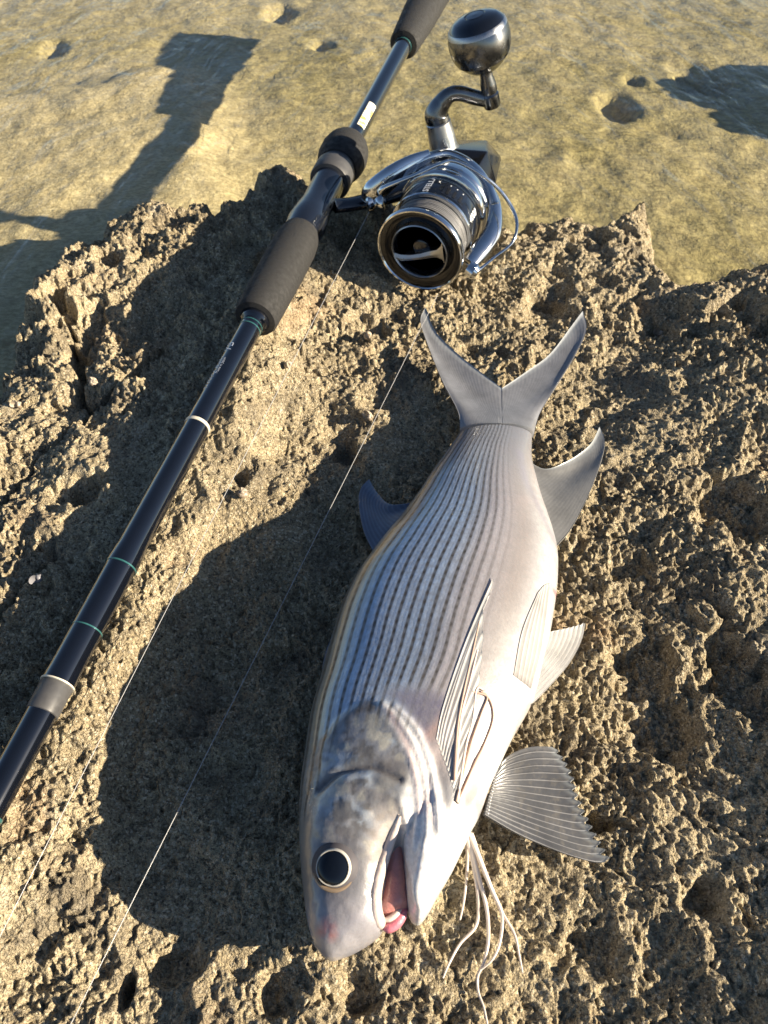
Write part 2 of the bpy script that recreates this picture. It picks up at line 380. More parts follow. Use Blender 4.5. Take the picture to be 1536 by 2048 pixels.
def fish_xy(s, t_):
    k = np.clip(s, 0, 1)*(FN-1); i = np.minimum(k.astype(int), FN-2); f = (k-i)[:, None]
    r = FA[i]*(1-f)+FA[i+1]*f
    return r[:, 0:2]+(r[:, 2:4]-r[:, 0:2])*t_[:, None], r
_S, _T = np.meshgrid(np.linspace(0, 1, 50), np.linspace(0, 1, 14), indexing='ij'); _S = _S.ravel(); _T = _T.ravel()
_GXY, _ = fish_xy(_S, _T)
def fish_st(x, y):                       # plan position -> place on the body
    q = np.c_[x, y]; s = np.zeros(len(q)); t_ = np.zeros(len(q))
    for a in range(0, len(q), 4000):
        d = ((q[a:a+4000, None]-_GXY[None])**2).sum(2); k = d.argmin(1); s[a:a+4000] = _S[k]; t_[a:a+4000] = _T[k]
    for _ in range(6):
        p, r = fish_xy(s, t_); e = q-p; h = 1e-3
        ps = (fish_xy(np.minimum(s+h, 1), t_)[0]-fish_xy(np.maximum(s-h, 0), t_)[0])/(np.minimum(s+h, 1)-np.maximum(s-h, 0))[:, None]
        pt = r[:, 2:4]-r[:, 0:2]
        det = ps[:, 0]*pt[:, 1]-ps[:, 1]*pt[:, 0]; det = np.where(abs(det) < 1e-9, 1e-9, det)
        s = np.clip(s+np.clip((e[:, 0]*pt[:, 1]-e[:, 1]*pt[:, 0])/det, -.05, .05), 0, 1); t_ = np.clip(t_+np.clip((ps[:, 0]*e[:, 1]-ps[:, 1]*e[:, 0])/det, -.2, .2), -.3, 1.3)
    return s, t_
def fish_half(s, t_):
    _, r = fish_xy(s, t_); w = np.clip(1-abs(2*t_-1)**FE, 0, 1)**(1/FE)
    return r[:, 4], r[:, 5]*w
BV = None
def on_fish(px, py, lift=0.0):           # the point of the fish's upper side seen there
    if BV is not None:
        h = BV.ray_cast(Vector((0, 0, CAM_H)), Vector(ray(px, py)).normalized())
        if h[0] is not None: return np.array(h[0])+np.array([0, 0, lift])
    z = .04
    for _ in range(8):
        p = at(px, py, z); s, t_ = fish_st(p[:1], p[1:2]); c, h = fish_half(s, t_); z = float(c[0]+h[0])
    p = at(px, py, z); p[2] += lift; return p

# ------------------------------------------------------------------ plan of the rod and reel
RA = at(60, 1470, .024); RB = at(810, 85, .045); RLEN = np.linalg.norm(RB-RA); RD = (RB-RA)/RLEN
RO = at(838, 505, .034)                                  # middle of the spool's front face
RAX = np.array([.36, .93, .05]); RAX /= np.linalg.norm(RAX)

# ------------------------------------------------------------------ STRUCTURE: rock ledge
EDGE = [(-2600,1500),(-500,1010),(-150,880),(0,795),(35,720),(68,640),(85,590),(135,530),(225,472),(300,438),(400,432),(440,452),(480,432),(512,392),(560,362),(605,378),(640,420),(720,432),(800,428),(900,420),(1000,440),(1060,430),(1130,432),(1200,452),(1255,425),(1285,410),(1312,436),(1305,485),(1332,532),(1375,572),(1430,560),(1480,540),(1540,528),(1700,515),(2000,500),(4200,400)]
EW = np.array([at(x, y, 0)[:2] for x, y in EDGE])
CRACKS = [([(-60,1060),(0,1005),(60,950),(120,890),(170,852),(200,815),(262,770),(330,705)], .0022, .014), ([(118,590),(138,680),(160,770),(176,838)], .0024, .014), ([(-40,1290),(40,1180),(110,1120)], .0012, .006)]
CRW = [(np.array([at(x, y, .012)[:2] for x, y in P]), w, d) for P, w, d in CRACKS]
BOWLS = [(1455,1020,85,62,.010),(1318,1360,70,115,.009),(1490,1340,85,120,.011),(1330,625,70,36,.008),(1490,640,60,45,.009),(1095,605,62,34,.008),(955,690,70,28,.006),(560,722,46,20,.006),(740,655,42,18,.005),(682,890,36,26,.008),(190,1028,46,30,.010),(1212,1640,42,30,.008),(242,1975,26,70,.010),(335,1925,55,40,.006),(560,1990,60,60,.006),(450,760,36,22,.004),(1270,1130,40,30,.006),(400,445,40,22,.006),(960,590,50,22,.006),(1180,470,40,18,.006),(1410,650,40,20,.006),(300,1560,30,20,.004),(1400,1800,60,50,.005),(1180,1900,70,50,.005),(700,1990,60,40,.005),(485,985,22,22,.006),(300,540,30,18,.005),(190,660,26,40,.007)]
BW = []
for cx, cy, rx, ry, dp in BOWLS:
    c0 = at(cx, cy, .004)[:2]; BW.append((c0, abs(at(cx+rx, cy, .004)[0]-c0[0]), abs(at(cx, cy-ry, .004)[1]-c0[1]), dp))
F0 = at(720, 1800, 0)[:2]; F1 = at(990, 840, 0)[:2]; FD = (F1-F0)/np.linalg.norm(F1-F0)
def cap(X, Y, A, B, ra, rb, grow=0.0):   # lower side of a round bar, inf outside its plan
    L = np.linalg.norm(B[:2]-A[:2]); d = (B[:2]-A[:2])/L
    a = (X-A[0])*d[0]+(Y-A[1])*d[1]; b = abs((X-A[0])*d[1]-(Y-A[1])*d[0]); f = np.clip(a/L, 0, 1)
    r = ra+(rb-ra)*f; z = A[2]+(B[2]-A[2])*f
    return np.where((a > -.001) & (a < L+.001) & (b < r), z-np.sqrt(np.maximum(r*r-b*b, 0)), 9.0)
LX0, LY0 = -.05, .03                      # underside of the fish on a 1 mm plan grid
_lx, _ly = np.meshgrid(np.arange(LX0, .17, .001), np.arange(LY0, .42, .001), indexing='ij')
_s, _t = fish_st(_lx.ravel(), _ly.ravel()); _c, _h = fish_half(_s, _t); _p, _ = fish_xy(_s, _t)
_ok = (_t > -.01) & (_t < 1.01) & (np.hypot(_p[:, 0]-_lx.ravel(), _p[:, 1]-_ly.ravel()) < .002)
LIM = np.where(_ok, _c-_h+.0022, 9.0).reshape(_lx.shape)
def rock_z(X, Y, detail=True):
    wx = X+.006*fbm(X*55, Y*55, 5, 3); wy = Y+.006*fbm(X*55+7, Y*55-3, 9, 3)
    e = (X-F0[0])*FD[1]-(Y-F0[1])*FD[0]                                    # to the right of the fish's axis
    z = .135*np.clip(e-.055, 0, .30)*smooth(.62, .36, Y) + .19*np.clip(-e-.065, 0, .085)*smooth(.02, .12, Y) + .03*np.clip(-e-.15, 0, .2)
    z += .013*fbm(X*8+3, Y*8, 21, 3) + .0050*(fbm(wx*24, wy*24, 40, 3))*(1+1.3*smooth(-.03, -.10, e)) + .0045*fbm(X*45+2, Y*45, 47, 2)*smooth(-.04, -.09, e)
    al = (X-RA[0])*RD[0]+(Y-RA[1])*RD[1]; bl = (X-RA[0])*RD[1]-(Y-RA[1])*RD[0]; zr_ = RA[2]+RD[2]*al-.0078
    z += smooth(-.09, -.004, bl)*smooth(.030, .004, bl)*smooth(.33, .27, al)*smooth(-.25, -.1, al)*np.clip(zr_-z, 0, .025)
    r = fbm(wx*42+5, wy*42, 60, 2); z += .0028*(1-np.minimum(1, abs(r)*3.0)) - .002
    d = seg_dist(X, Y, EW); ins = inside(X, Y, np.vstack([EW, [(9, -9), (-9, -9)]])); sd_ = np.where(ins, d, -d)
    sd_ = sd_+.005*fbm(X*80, Y*80, 77, 4)
    near = 1-smooth(.0, .16, sd_)                                           # weathered rim
    if detail:
        p1 = pits(wx*26, wy*26, 100, .40, .18, .48); p2 = pits(wx*58+3, wy*58, 130, .55, .2, .5); vx = X+.0034*fbm(X*230, Y*230, 11, 3); vy = Y+.0034*fbm(X*230+5, Y*230, 13, 3); p3 = pits(vx*120, vy*120, 160, .50, .15, .46); p4 = pits(vx*270, vy*270, 190, .6, .2, .5)
        z -= .0085*p1*(.12+.95*near) + .0050*p2*(.30+.70*near) + .0036*p3*np.clip(.10+.75*near+1.3*vnoise(X*24, Y*24, 207), 0, 1) + .0013*p4
        rough = np.clip(.85+1.3*fbm(X*16, Y*16, 239, 3)+.3*near, .42, 1.35)
        z += .0022*fbm(X*130, Y*130, 200, 3)*(.4+.6*rough) + .0026*fbm(X*560, Y*560, 230, 2)*rough + .0022*np.maximum(0, fbm(X*210, Y*210, 233, 3)-.12)*rough
        z += .0016*near*fbm(X*220, Y*220, 250, 3)
    for P, w, dp in CRW:
        dc = seg_dist(wx*.7+X*.3+.004*vnoise(X*150, Y*150, 301), wy*.7+Y*.3+.004*vnoise(X*150, Y*150, 302), P); ww = w*(1+1.4*vnoise(X*45, Y*45, 303)); z -= dp*(1-smooth(ww*.35, ww*1.5, dc)) + .002*(1-smooth(w, w*6, dc))
    wob = fbm(X*70, Y*70, 300, 4)*.9
    for c0, rx, ry, dp in BW:
        q = np.hypot((X-c0[0])/rx, (Y-c0[1])/ry)+wob*.95; z -= dp*(1-smooth(.45, 1.08, q))
    z += .008*np.exp(-((X-EW[14][0])**2+(Y-EW[14][1]+.01)**2)/.0004) + .007*np.exp(-((X-EW[25][0])**2+(Y-EW[25][1]+.010)**2)/.0004)
    z -= .085*smooth(.004, -.022, sd_) + .006*smooth(.018, -.004, sd_)
    # things that lie on the rock press on its high points
    s_lim = np.full(X.shape, 9.0)
    gi = np.round((X-LX0)/.001).astype(int); gj = np.round((Y-LY0)/.001).astype(int)
    bx = (gi >= 0) & (gi < LIM.shape[0]) & (gj >= 0) & (gj < LIM.shape[1]); s_lim[bx] = LIM[gi[bx], gj[bx]]
    for a0, a1, r0, r1 in ((-1.0, .238, .0064, .0064), (.238, .33, .0118, .0135), (.33, .44, .013, .0155)):
        s_lim = np.minimum(s_lim, cap(X, Y, RA+RD*a0, RA+RD*a1, r0, r1)+.0006)
    s_lim = np.minimum(s_lim, cap(X, Y, RO-RAX*.001, RO+RAX*.062, .029, .030)+.0006)
    s_lim = np.minimum(s_lim, cap(X, Y, RO+RAX*.06, RO+RAX*.12, .026, .026)-.001)
    return np.minimum(z, s_lim)

NC, NR = 960, 880
u = np.linspace(-1, 1, NC); uw = u+np.sign(u)*np.where(abs(u) > .93, ((abs(u)-.93)/.07)**3*3.0, 0)
yv = np.linspace(0, 1, NR); yr = .0+.04*yv+.62*(.72*yv+.28*yv*yv); yr = np.r_[-np.geomspace(1.6, .02, 26), yr]
YY, UU = np.meshgrid(yr, uw, indexing='ij'); XX = UU*(.20+.30*np.maximum(YY, 0))
XX = XX.ravel(); YY = YY.ravel()
ZZ = rock_z(XX, YY)
jx = .0016*fbm(XX*170, YY*170, 400, 2); jy = .0016*fbm(XX*170+9, YY*170, 430, 2)
rock = mesh_obj('rock', np.c_[XX+jx, YY+jy, ZZ], grid_faces(len(yr), NC)[:, ::-1], M_ROCK); rock['kind'] = 'structure'
# coarse look-up of the rock's height (local maximum) for draping things on it
HG = 0.0015; hx0, hy0 = -.34, -.02; hnx, hny = 460, 460
HM = np.full((hnx, hny), -9.0)
ii = np.floor((XX-hx0)/HG).astype(int); jj = np.floor((YY-hy0)/HG).astype(int); ok = (ii >= 0) & (ii < hnx) & (jj >= 0) & (jj < hny)
np.maximum.at(HM, (ii[ok], jj[ok]), ZZ[ok])
for _ in range(2):
    Q = HM.copy()
    for dx in (-1, 0, 1):
        for dy in (-1, 0, 1): Q = np.maximum(Q, np.roll(np.roll(HM, dx, 0), dy, 1))
    if _ == 0: HM = Q
def ground(x, y):
    i = int((x-hx0)/HG); j = int((y-hy0)/HG)
    return float(HM[i, j]) if 0 <= i < hnx and 0 <= j < hny else 0.0

# ------------------------------------------------------------------ STRUCTURE: seabed and water
BX = np.r_[-np.geomspace(900, 1.0, 16), np.linspace(-.95, 1.0, 330), np.geomspace(1.05, 900, 16)]
BY = np.r_[-np.geomspace(900, .3, 12), np.linspace(-.2, 1.75, 330), np.geomspace(1.8, 900, 18)]
SLAB = np.array([at(x, y, -.032)[:2] for x, y in [(-900,330),(-300,190),(0,165),(110,148),(215,128),(330,106),(380,112),(440,150),(455,190),(480,300),(470,430),(560,560),(300,700),(-900,900)]])
gy, gx = np.meshgrid(BY, BX, indexing='ij'); gx = gx.ravel(); gy = gy.ravel(); far = smooth(1.5, 4, np.hypot(gx, gy))
sdb = seg_dist(gx, gy, np.vstack([SLAB, SLAB[:1]])); inb = inside(gx, gy, SLAB)
sdb = np.where(inb, sdb, -sdb)+.02*fbm(gx*22, gy*22, 500, 4)
slab = smooth(-.02, .05, sdb); slab_soft = smooth(-.10, .06, sdb)
gz = -.047+.005*fbm(gx*7, gy*7, 520, 3)+.0025*fbm(gx*28, gy*28, 540, 3)-.004*pits(gx*14+.3*fbm(gx*40, gy*40, 555, 2), gy*14+.3*fbm(gx*40+5, gy*40, 556, 2), 560, .22, .10, .36)+.002*fbm(gx*50+gy*30, gy*70-gx*20, 565, 3)+.0022*fbm(gx*90, gy*90, 570, 2)
gz = gz*(1-.8*far)+(-.05)*.8*far + .016*slab
for px, py, r, dp in ((1240,210,.022,.018),(1400,160,.030,.02),(1270,160,.010,.012),(640,85,.014,.016),(108,92,.014,.014),(555,20,.022,.015),(345,175,.006,.006)):
    c0 = at(px, py, -.045); gz -= dp*(1-smooth(.45, 1.0, np.hypot((gx-c0[0])/r, (gy-c0[1])/(r*1.5))+.35*fbm(gx*60, gy*60, 580, 2)))
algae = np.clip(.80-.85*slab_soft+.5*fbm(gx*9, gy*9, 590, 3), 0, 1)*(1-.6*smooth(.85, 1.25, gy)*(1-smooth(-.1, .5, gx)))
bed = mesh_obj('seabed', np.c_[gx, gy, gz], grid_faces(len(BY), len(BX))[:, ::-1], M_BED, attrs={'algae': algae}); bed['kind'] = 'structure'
wx_ = np.r_[-900, -20, np.linspace(-1.5, 1.5, 40), 20, 900]; wy_ = np.r_[-900, -20, np.linspace(-.5, 2.5, 40), 20, 900]
gy, gx = np.meshgrid(wy_, wx_, indexing='ij'); nb_ = len(gx.ravel())
water = mesh_obj('water', np.c_[gx.ravel(), gy.ravel(), np.full(nb_, -.0275)], grid_faces(len(wy_), len(wx_))[:, ::-1], M_WATER); water['kind'] = 'structure'

# ------------------------------------------------------------------ BOULDER added out of view to the right, to cast the seabed shadow
def boulder(name, c, rx, ry, rz, label, seed):
    n, m = 60, 90; th = np.linspace(.001, math.pi-.001, n); ph = np.linspace(0, 2*math.pi, m, endpoint=False)
    T, P = np.meshgrid(th, ph, indexing='ij'); d = np.stack([np.sin(T)*np.cos(P), np.sin(T)*np.sin(P), np.cos(T)], -1).reshape(-1, 3)
    q = d*3; k = 1+.35*fbm(q[:, 0]+q[:, 2]*.7, q[:, 1]-q[:, 2]*.6, seed, 5)
    k -= .10*pits(q[:, 0]*2+q[:, 2], q[:, 1]*2-q[:, 2], seed+9, .6)
    V = np.asarray(c)+d*k[:, None]*np.array([rx, ry, rz]); F = [tuple(f) for f in grid_faces(n, m, True)]
    o = mesh_obj(name, V-np.asarray(c), F, M_ROCK); o.location = Vector(c); return tag(o, label, 'boulder')
sh = at(1420, 190, -.045); boulder('boulder', (sh[0]+.27, sh[1]-.05, -.045), .12, .13, .10, 'low pitted tan boulder added out of view to cast a shadow', 610)

# ------------------------------------------------------------------ lettering wrapped on a round bar
def wrap_text(name, body, size, org, d, r, a0, ang, mat, parent, shear=0.0, bold=0.0):
    cu = bpy.data.curves.new('lettering', 'FONT'); cu.body = body; cu.size = size; cu.shear = shear; cu.offset = bold; cu.resolution_u = 3
    to = bpy.data.objects.new('lettering', cu); COL.objects.link(to); bpy.context.view_layer.update()
    me = to.evaluated_get(bpy.context.evaluated_depsgraph_get()).to_mesh()
    v = np.array([q.co[:] for q in me.vertices]); f = [tuple(p.vertices) for p in me.polygons]
    to.to_mesh_clear(); bpy.data.objects.remove(to); bpy.data.curves.remove(cu)
    d, s, u = frame_of(d); a = a0+v[:, 0]; ph = math.radians(ang)+v[:, 1]/r
    V = np.asarray(org)+a[:, None]*d+r*(np.cos(ph)[:, None]*s+np.sin(ph)[:, None]*u)
    return mesh_obj(name, V, f, mat, parent, sm=False)

# ------------------------------------------------------------------ FISHING ROD
rod = thing('fishing_rod', 'glossy black two piece fishing rod with foam grips lying across the rock', 'fishing rod', RA+RD*.1-np.array([0, 0, .008]))
lathe('front_section', [(-1.0, .0032), (-.5, .0044), (-.029, .0056), (.011, .0058), (.0125, .0058)], RA, RD, M_BLANK, rod, 40)
lathe('ferrule_sleeve', [(.0085, .0058), (.0088, .0061), (.0205, .0062), (.0208, .0060)], RA, RD, M_SLEEVE, rod, 40)
lathe('middle_section', [(.0204, .0058), (.0206, .0065), (.0235, .0065), (.026, .0064), (.044, .0064), (.0735, .00645), (.0765, .0068), (.082, .0066), (.086, .00625), (.160, .0061), (.243, .0061)], RA, RD, M_BLANK, rod, 48)
for a0, r, w, nm, mt in ((-.030, .00565, .0014, 'thread_ring', M_THREAD), (.0207, .0066, .0007, 'trim_ring', M_BAND), (.0445, .00645, .0007, 'thread_ring', M_THREAD), (.0755, .0068, .0008, 'thread_ring', M_THREAD), (.1600, .0062, .0020, 'pale_band', M_BAND), (.2335, .0062, .0008, 'thread_ring', M_THREAD), (.2365, .0063, .0006, 'thread_ring', M_THREAD)):
    lathe(nm, [(a0-w*.6, r-.0004), (a0-w*.4, r+.00012), (a0+w*.4, r+.00012), (a0+w*.6, r-.0004)], RA, RD, mt, rod, 40)
lathe('end_collar', [(.2385, .0060), (.2395, .0074), (.2430, .0084), (.2442, .0080)], RA, RD, M_BLANK, rod, 40)
lathe('fore_grip', [(.2425, .0085), (.2432, .0112), (.2455, .0121), (.262, .0126), (.290, .0132), (.312, .0132), (.320, .0124), (.326, .0112), (.327, .009)], RA, RD, M_FOAM, rod, 56)
lathe('reel_seat', [(.322, .0095), (.324, .0112), (.335, .0122), (.345, .0116), (.356, .0104), (.378, .0102), (.384, .0108), (.388, .0108), (.389, .009)], RA, RD, M_SEAT, rod, 56)
lathe('lock_nut', [(.3855, .0100), (.386, .0128), (.3875, .0134), (.400, .0134), (.4015, .0128), (.402, .0118), (.405, .0119), (.4055, .010)], RA, RD, M_SLEEVE, rod, 56)
lathe('rear_bulb', [(.4045, .0100), (.405, .0128), (.408, .0146), (.414, .0160), (.422, .0163), (.429, .0152), (.434, .0132), (.4375, .0104), (.4378, .0075)], RA, RD, M_FOAM, rod, 56)
lathe('rear_section', [(.436, .0066), (.520, .0067), (.6015, .0070)], RA, RD, M_BLANK, rod, 40)
for a0 in (.4415, .5965): lathe('thread_ring', [(a0-.001, .0066), (a0-.0007, .0071), (a0+.0007, .0071), (a0+.001, .0066)], RA, RD, M_THREAD, rod, 40)
lathe('rear_grip', [(.5995, .0074), (.600, .0108), (.6025, .0119), (.612, .0124), (.660, .0150), (.72, .0165), (.76, .0172), (.80, .0172), (.81, .0180), (.835, .0180), (.837, .016)], RA, RD, M_FOAM, rod, 56)
# price sticker wrapped on the rear section
d_, s_, u_ = frame_of(RD); ra = np.linspace(.452, .486, 12); ph = np.radians(np.linspace(28, 80, 12))
V = np.array([RA+RD*a+.0069*(math.cos(p)*s_+math.sin(p)*u_) for a in ra for p in ph]); mesh_obj('sticker', V, grid_faces(12, 12), M_STICK, rod)
wrap_text('emblem', 'YB', .0062, RA, RD, .00622, .2085, 96, M_INK, rod, .25)
wrap_text('lettering', 'YAMAGA Blanks', .0036, RA, RD, .00622, .1800, 112, M_INK, rod, .2)
wrap_text('lettering', 'Made in Japan', .0022, RA, RD, .00622, .1915, 97, M_INK, rod, .2)

# ------------------------------------------------------------------ FISHING REEL
reel = thing('fishing_reel', 'silver and black spinning reel with round handle knob mounted on the rod', 'fishing reel', RO-np.array([0, 0, .028]))
D3, S3, U3 = frame_of(RAX)
def rl(a, s, u): return RO+D3*a+S3*s+U3*u
spool = lathe('spool', [(.0046, .0168), (.0036, .0180), (.0008, .0252), (.0010, .0262), (.0055, .0262), (.0066, .0232), (.0202, .0226), (.0204, .0236)], RO, RAX, M_DARKM, reel, 96)
lathe('lip', [(.0009, .0250), (.0002, .0256), (.0002, .0264), (.0012, .0271), (.0030, .0271), (.0042, .0263), (.0046, .0250)], RO, RAX, M_CHROME, spool, 96)
pa = np.linspace(.0056, .0205, 46); pr_ = .0232+.00022*np.sin(np.arange(46)*2.2)+.0004*np.sin(np.linspace(0, 3.14, 46))
V, F = lathe_data(np.c_[np.r_[.0056, pa, .0205], np.r_[.020, pr_, .020]], RO, RAX, 96)
mesh_obj('wound_line', V, F, M_WOUND, spool, attrs={'ax': (V-RO)@D3})
skirt = lathe('skirt', [(.0206, .0222), (.0206, .0252), (.0214, .0257), (.0385, .0258), (.0400, .0252), (.0402, .0220)], RO, RAX, M_NAVY, reel, 96)
lathe('trim_ring', [(.0200, .0236), (.0200, .0258), (.0206, .0262), (.0216, .0261), (.0218, .0254)], RO, RAX, M_CHROME, skirt, 96)
lathe('trim_ring', [(.0370, .0256), (.0372, .0261), (.0378, .0261), (.0380, .0256)], RO, RAX, M_GREY, skirt, 96)
def patch(name, a0, a1, p0, p1, r, mat, par, na=3, npn=8, h=.0004):
    A = np.linspace(a0, a1, na); P = np.radians(np.linspace(p0, p1, npn))
    top = np.array([RO+D3*a+(r+h)*(math.cos(p)*S3+math.sin(p)*U3) for a in A for p in P]); bot = np.array([RO+D3*a+(r-.0004)*(math.cos(p)*S3+math.sin(p)*U3) for a in A for p in P])
    f = grid_faces(na, npn); n = na*npn; F = [tuple(q) for q in f]+[tuple(q[::-1]+n) for q in f]
    ring = [i for i in range(npn)]+[k*npn+npn-1 for k in range(1, na)]+[(na-1)*npn+i for i in range(npn-2, -1, -1)]+[k*npn for k in range(na-2, 0, -1)]
    F += [(ring[i], ring[i]+n, ring[(i+1) % len(ring)]+n, ring[(i+1) % len(ring)]) for i in range(len(ring))]
    return mesh_obj(name, np.vstack([top, bot]), F, mat, par, sm=False)
vp = patch('vent_panel', .0238, .0355, 47, 80, .0258, M_SEAT, skirt, 4, 10, .0002)
for p in (54, 63.5, 73):
    patch('vent_slot', .0250, .0312, p-1.9, p+1.9, .0260, M_BLACK, vp, 2, 3, .00025); patch('vent_dot', .0335, .0342, p-.7, p+.7, .0260, M_INK, vp, 2, 3, .00025)
wrap_text('lettering', 'STELLA', .0052, RO, RAX, .02600, .0226, 97, M_INK, skirt, 0, .00008)
wrap_text('lettering', '4000', .0056, RO, RAX, .02600, .0235, 22, M_INK, skirt, .35, .00008)
knob = lathe('drag_knob', [(.0052, .0166), (.0022, .0163), (.0004, .0165), (-.0002, .0170), (.0002, .0176), (.0040, .0181)], RO, RAX, M_SATIN, reel, 96)
lathe('knob_recess', [(.0020, .0165), (.0060, .0158), (.0066, .0140), (.0084, .0132), (.0090, .0105), (.0090, .0078), (.0062, .0072), (.0060, .0058), (.0044, .0052), (.0038, .0040), (.0040, .0)], RO, RAX, M_NAVY, knob, 72)
up_ = [(-.0166, -.0046), (-.0120, -.0052), (-.0060, -.0040), (0, -.0018), (.0060, .0014), (.0105, .0034), (.0128, .0062), (.0136, .0095)]
lo_ = [(-.0158, -.0088), (-.0120, -.0094), (-.0060, -.0078), (0, -.0056), (.0060, -.0032), (.0110, -.0016), (.0142, -.0024), (.0160, -.0050)]
V = []; F = []
for k, (a, b) in enumerate(zip(up_, lo_)):
    m = ((a[0]+b[0])/2, (a[1]+b[1])/2)
    for q, dpt in ((a, .0012), (m, .0002), (b, .0012), (b, .0062), (a, .0062)): V.append(rl(dpt, q[0], q[1]))
F = [tuple(f) for f in grid_faces(len(up_), 5, True)]+[(4, 3, 2, 1, 0), tuple(range((len(up_)-1)*5, len(up_)*5))]
o = mesh_obj('knob_bar', V, F, M_SATIN, knob); sharp(o, 40)
rotor = lathe('rotor', [(.0402, .0225), (.0402, .0262), (.0408, .0275), (.0425, .0282), (.0450, .0283), (.0462, .0276), (.0474, .0276), (.0488, .0284), (.0530, .0280), (.0590, .0262), (.0640, .0210), (.0655, .012)], RO, RAX, M_CHROME, reel, 96)
arm_px = [(741,402,.040),(750,382,.047),(785,352,.056),(824,328,.061),(860,312,.064),(900,307,.064),(945,330,.060),(975,368,.052),(990,410,.044),(986,462,.035),(962,500,.029),(940,528,.026)]
tube('bail_arm', [at(*p) for p in arm_px[:5]], [.0062, .0076, .0068, .0056, .0040], M_CHROME, reel, 20, 40, .55)
tube('rotor_rim', [at(*p) for p in arm_px[3:9]], [.0030, .0030, .0028, .0028, .0030, .0036], M_CHROME, reel, 16, 48, .8)
tube('rotor_arm', [at(*p) for p in arm_px[7:]], [.0030, .0040, .0056, .0060, .0045], M_CHROME, reel, 20, 40, .55)
tube('bail_wire', [at(*p) for p in [(760,384,.054),(772,374,.058),(828,351,.066),(877,329,.071),(909,322,.072),(958,346,.067),(1000,381,.057),(1026,420,.047),(1034,452,.041),(1024,486,.035),(990,514,.030),(968,532,.027),(951,545,.025)]], [.0022, .0016, .0011, .0010, .0010, .0010, .0011, .0011, .0010, .0009, .0009, .0009, .0014], M_CHROME, reel, 14, 90)
p0 = at(741, 408, .040)
ra_ = at(765, 404, .041)-at(741, 408, .040)
lr = lathe('line_roller', [(-.0050, .0), (-.0050, .0044), (-.0038, .0056), (-.0018, .0050), (0, .0036), (.0014, .0050), (.0030, .0060), (.0050, .0060), (.0060, .0046), (.0064, .0)], at(749, 406, .040), ra_, M_CHROME, reel, 32)
lathe('screw_cap', [(.0058, .0), (.0058, .0032), (.0072, .0028), (.0074, .0)], at(749, 406, .040), ra_, M_GREY, lr, 24)
lathe('pivot_cap', [(-.004, .0), (-.004, .0046), (.0005, .0050), (.0025, .0038), (.003, 0)], at(947, 543, .025), at(960, 552, .024)-at(944, 541, .026), M_CHROME, reel, 32)
def hull(name, pts, mat, par, bev=.0012):
    import bmesh
    bm = bmesh.new()
    for p in pts: bm.verts.new(tuple(p))
    bmesh.ops.convex_hull(bm, input=bm.verts)
    bmesh.ops.dissolve_limit(bm, angle_limit=.02, verts=bm.verts, edges=bm.edges)
    bmesh.ops.bevel(bm, geom=list(bm.edges), offset=bev, segments=2, affect='EDGES', profile=.6, clamp_overlap=True)
    me = bpy.data.meshes.new(name); bm.to_mesh(me); bm.free(); me.materials.append(mat); me.polygons.foreach_set('use_smooth', np.ones(len(me.polygons), bool))
    o = bpy.data.objects.new(name, me); COL.objects.link(o); o.parent = par; o.matrix_parent_inverse = par.matrix_basis.inverted(); sharp(o, 30); return o
bodyh = hull('gear_housing', [rl(*q) for q in ((.060,-.014,-.020),(.060,.016,-.020),(.060,.020,.004),(.060,.014,.020),(.060,-.014,.018),(.078,-.016,-.022),(.078,.020,-.020),(.078,.024,.006),(.080,.016,.024),(.078,-.014,.022),(.108,-.010,-.016),(.110,.014,-.014),(.112,.018,.004),(.108,.008,.016),(.106,-.010,.014))], M_DARKM, reel)
# stem and foot
tube('stem', [at(905,352,.032), at(830,372,.034), at(760,396,.0355), at(705,408,.036), at(668,412,.037)], [.0110, .0090, .0068, .0060, .0062], M_SEAT, reel, 20, 40, .62)
fc = RA+RD*.362+s_*.0092+u_*.004
tube('foot', [fc-RD*.030-u_*.001-s_*.001, fc-RD*.020, fc, fc+RD*.018, fc+RD*.028-s_*.0012], [.0018, .0036, .0050, .0038, .0016], M_NAVY, reel, 16, 30, .5, side=s_)
# handle: shaft boss, crank arm, round knob
HY = float((RO+RAX*.086)[1])
def hp(x, y): return aty(x, y, HY)
boss_a, boss_b = hp(893, 318), hp(876, 242)
hd = lathe('handle_boss', [(0, .0105), (.004, .0100), (.008, .0088), (np.linalg.norm(boss_b-boss_a)*.98, .0076), (np.linalg.norm(boss_b-boss_a), .0070)], boss_a, boss_b-boss_a, M_SATIN, reel, 40)
tube('crank_arm', [hp(877,246), hp(873,228), hp(884,206), hp(900,190), hp(920,187), hp(950,195), hp(984,203)], [.0074, .0074, .0056, .0046, .0044, .0044, .0040], M_GREY, reel, 20, 60, .85)
ka, kb = hp(985, 213), hp(947, 22); kl = np.linalg.norm(kb-ka)
lathe('knob_shaft', [(0, .0), (0, .0046), (.001, .0052), (.0075, .0052), (.0085, .0044), (.010, .0048), (.014, .0048), (.0185, .0038), (.024, .0040), (.027, .0056)], ka, kb-ka, M_GREY, reel, 40)
kk = lathe('handle_knob', [(kl*.39, .0), (kl*.39, .0052), (kl*.42, .0085), (kl*.47, .0120), (kl*.52, .0144), (kl*.525, .0150), (kl*.54, .0151), (kl*.545, .0157), (kl*.56, .0158), (kl*.565, .0164), (kl*.62, .0175), (kl*.70, .0180), (kl*.78, .0177), (kl*.83, .0170)], ka, kb-ka, M_GREY, reel, 72)
lathe('knob_rim', [(kl*.82, .0160), (kl*.825, .0173), (kl*.855, .0168), (kl*.872, .0160), (kl*.875, .0150)], ka, kb-ka, M_SATIN, kk, 72)
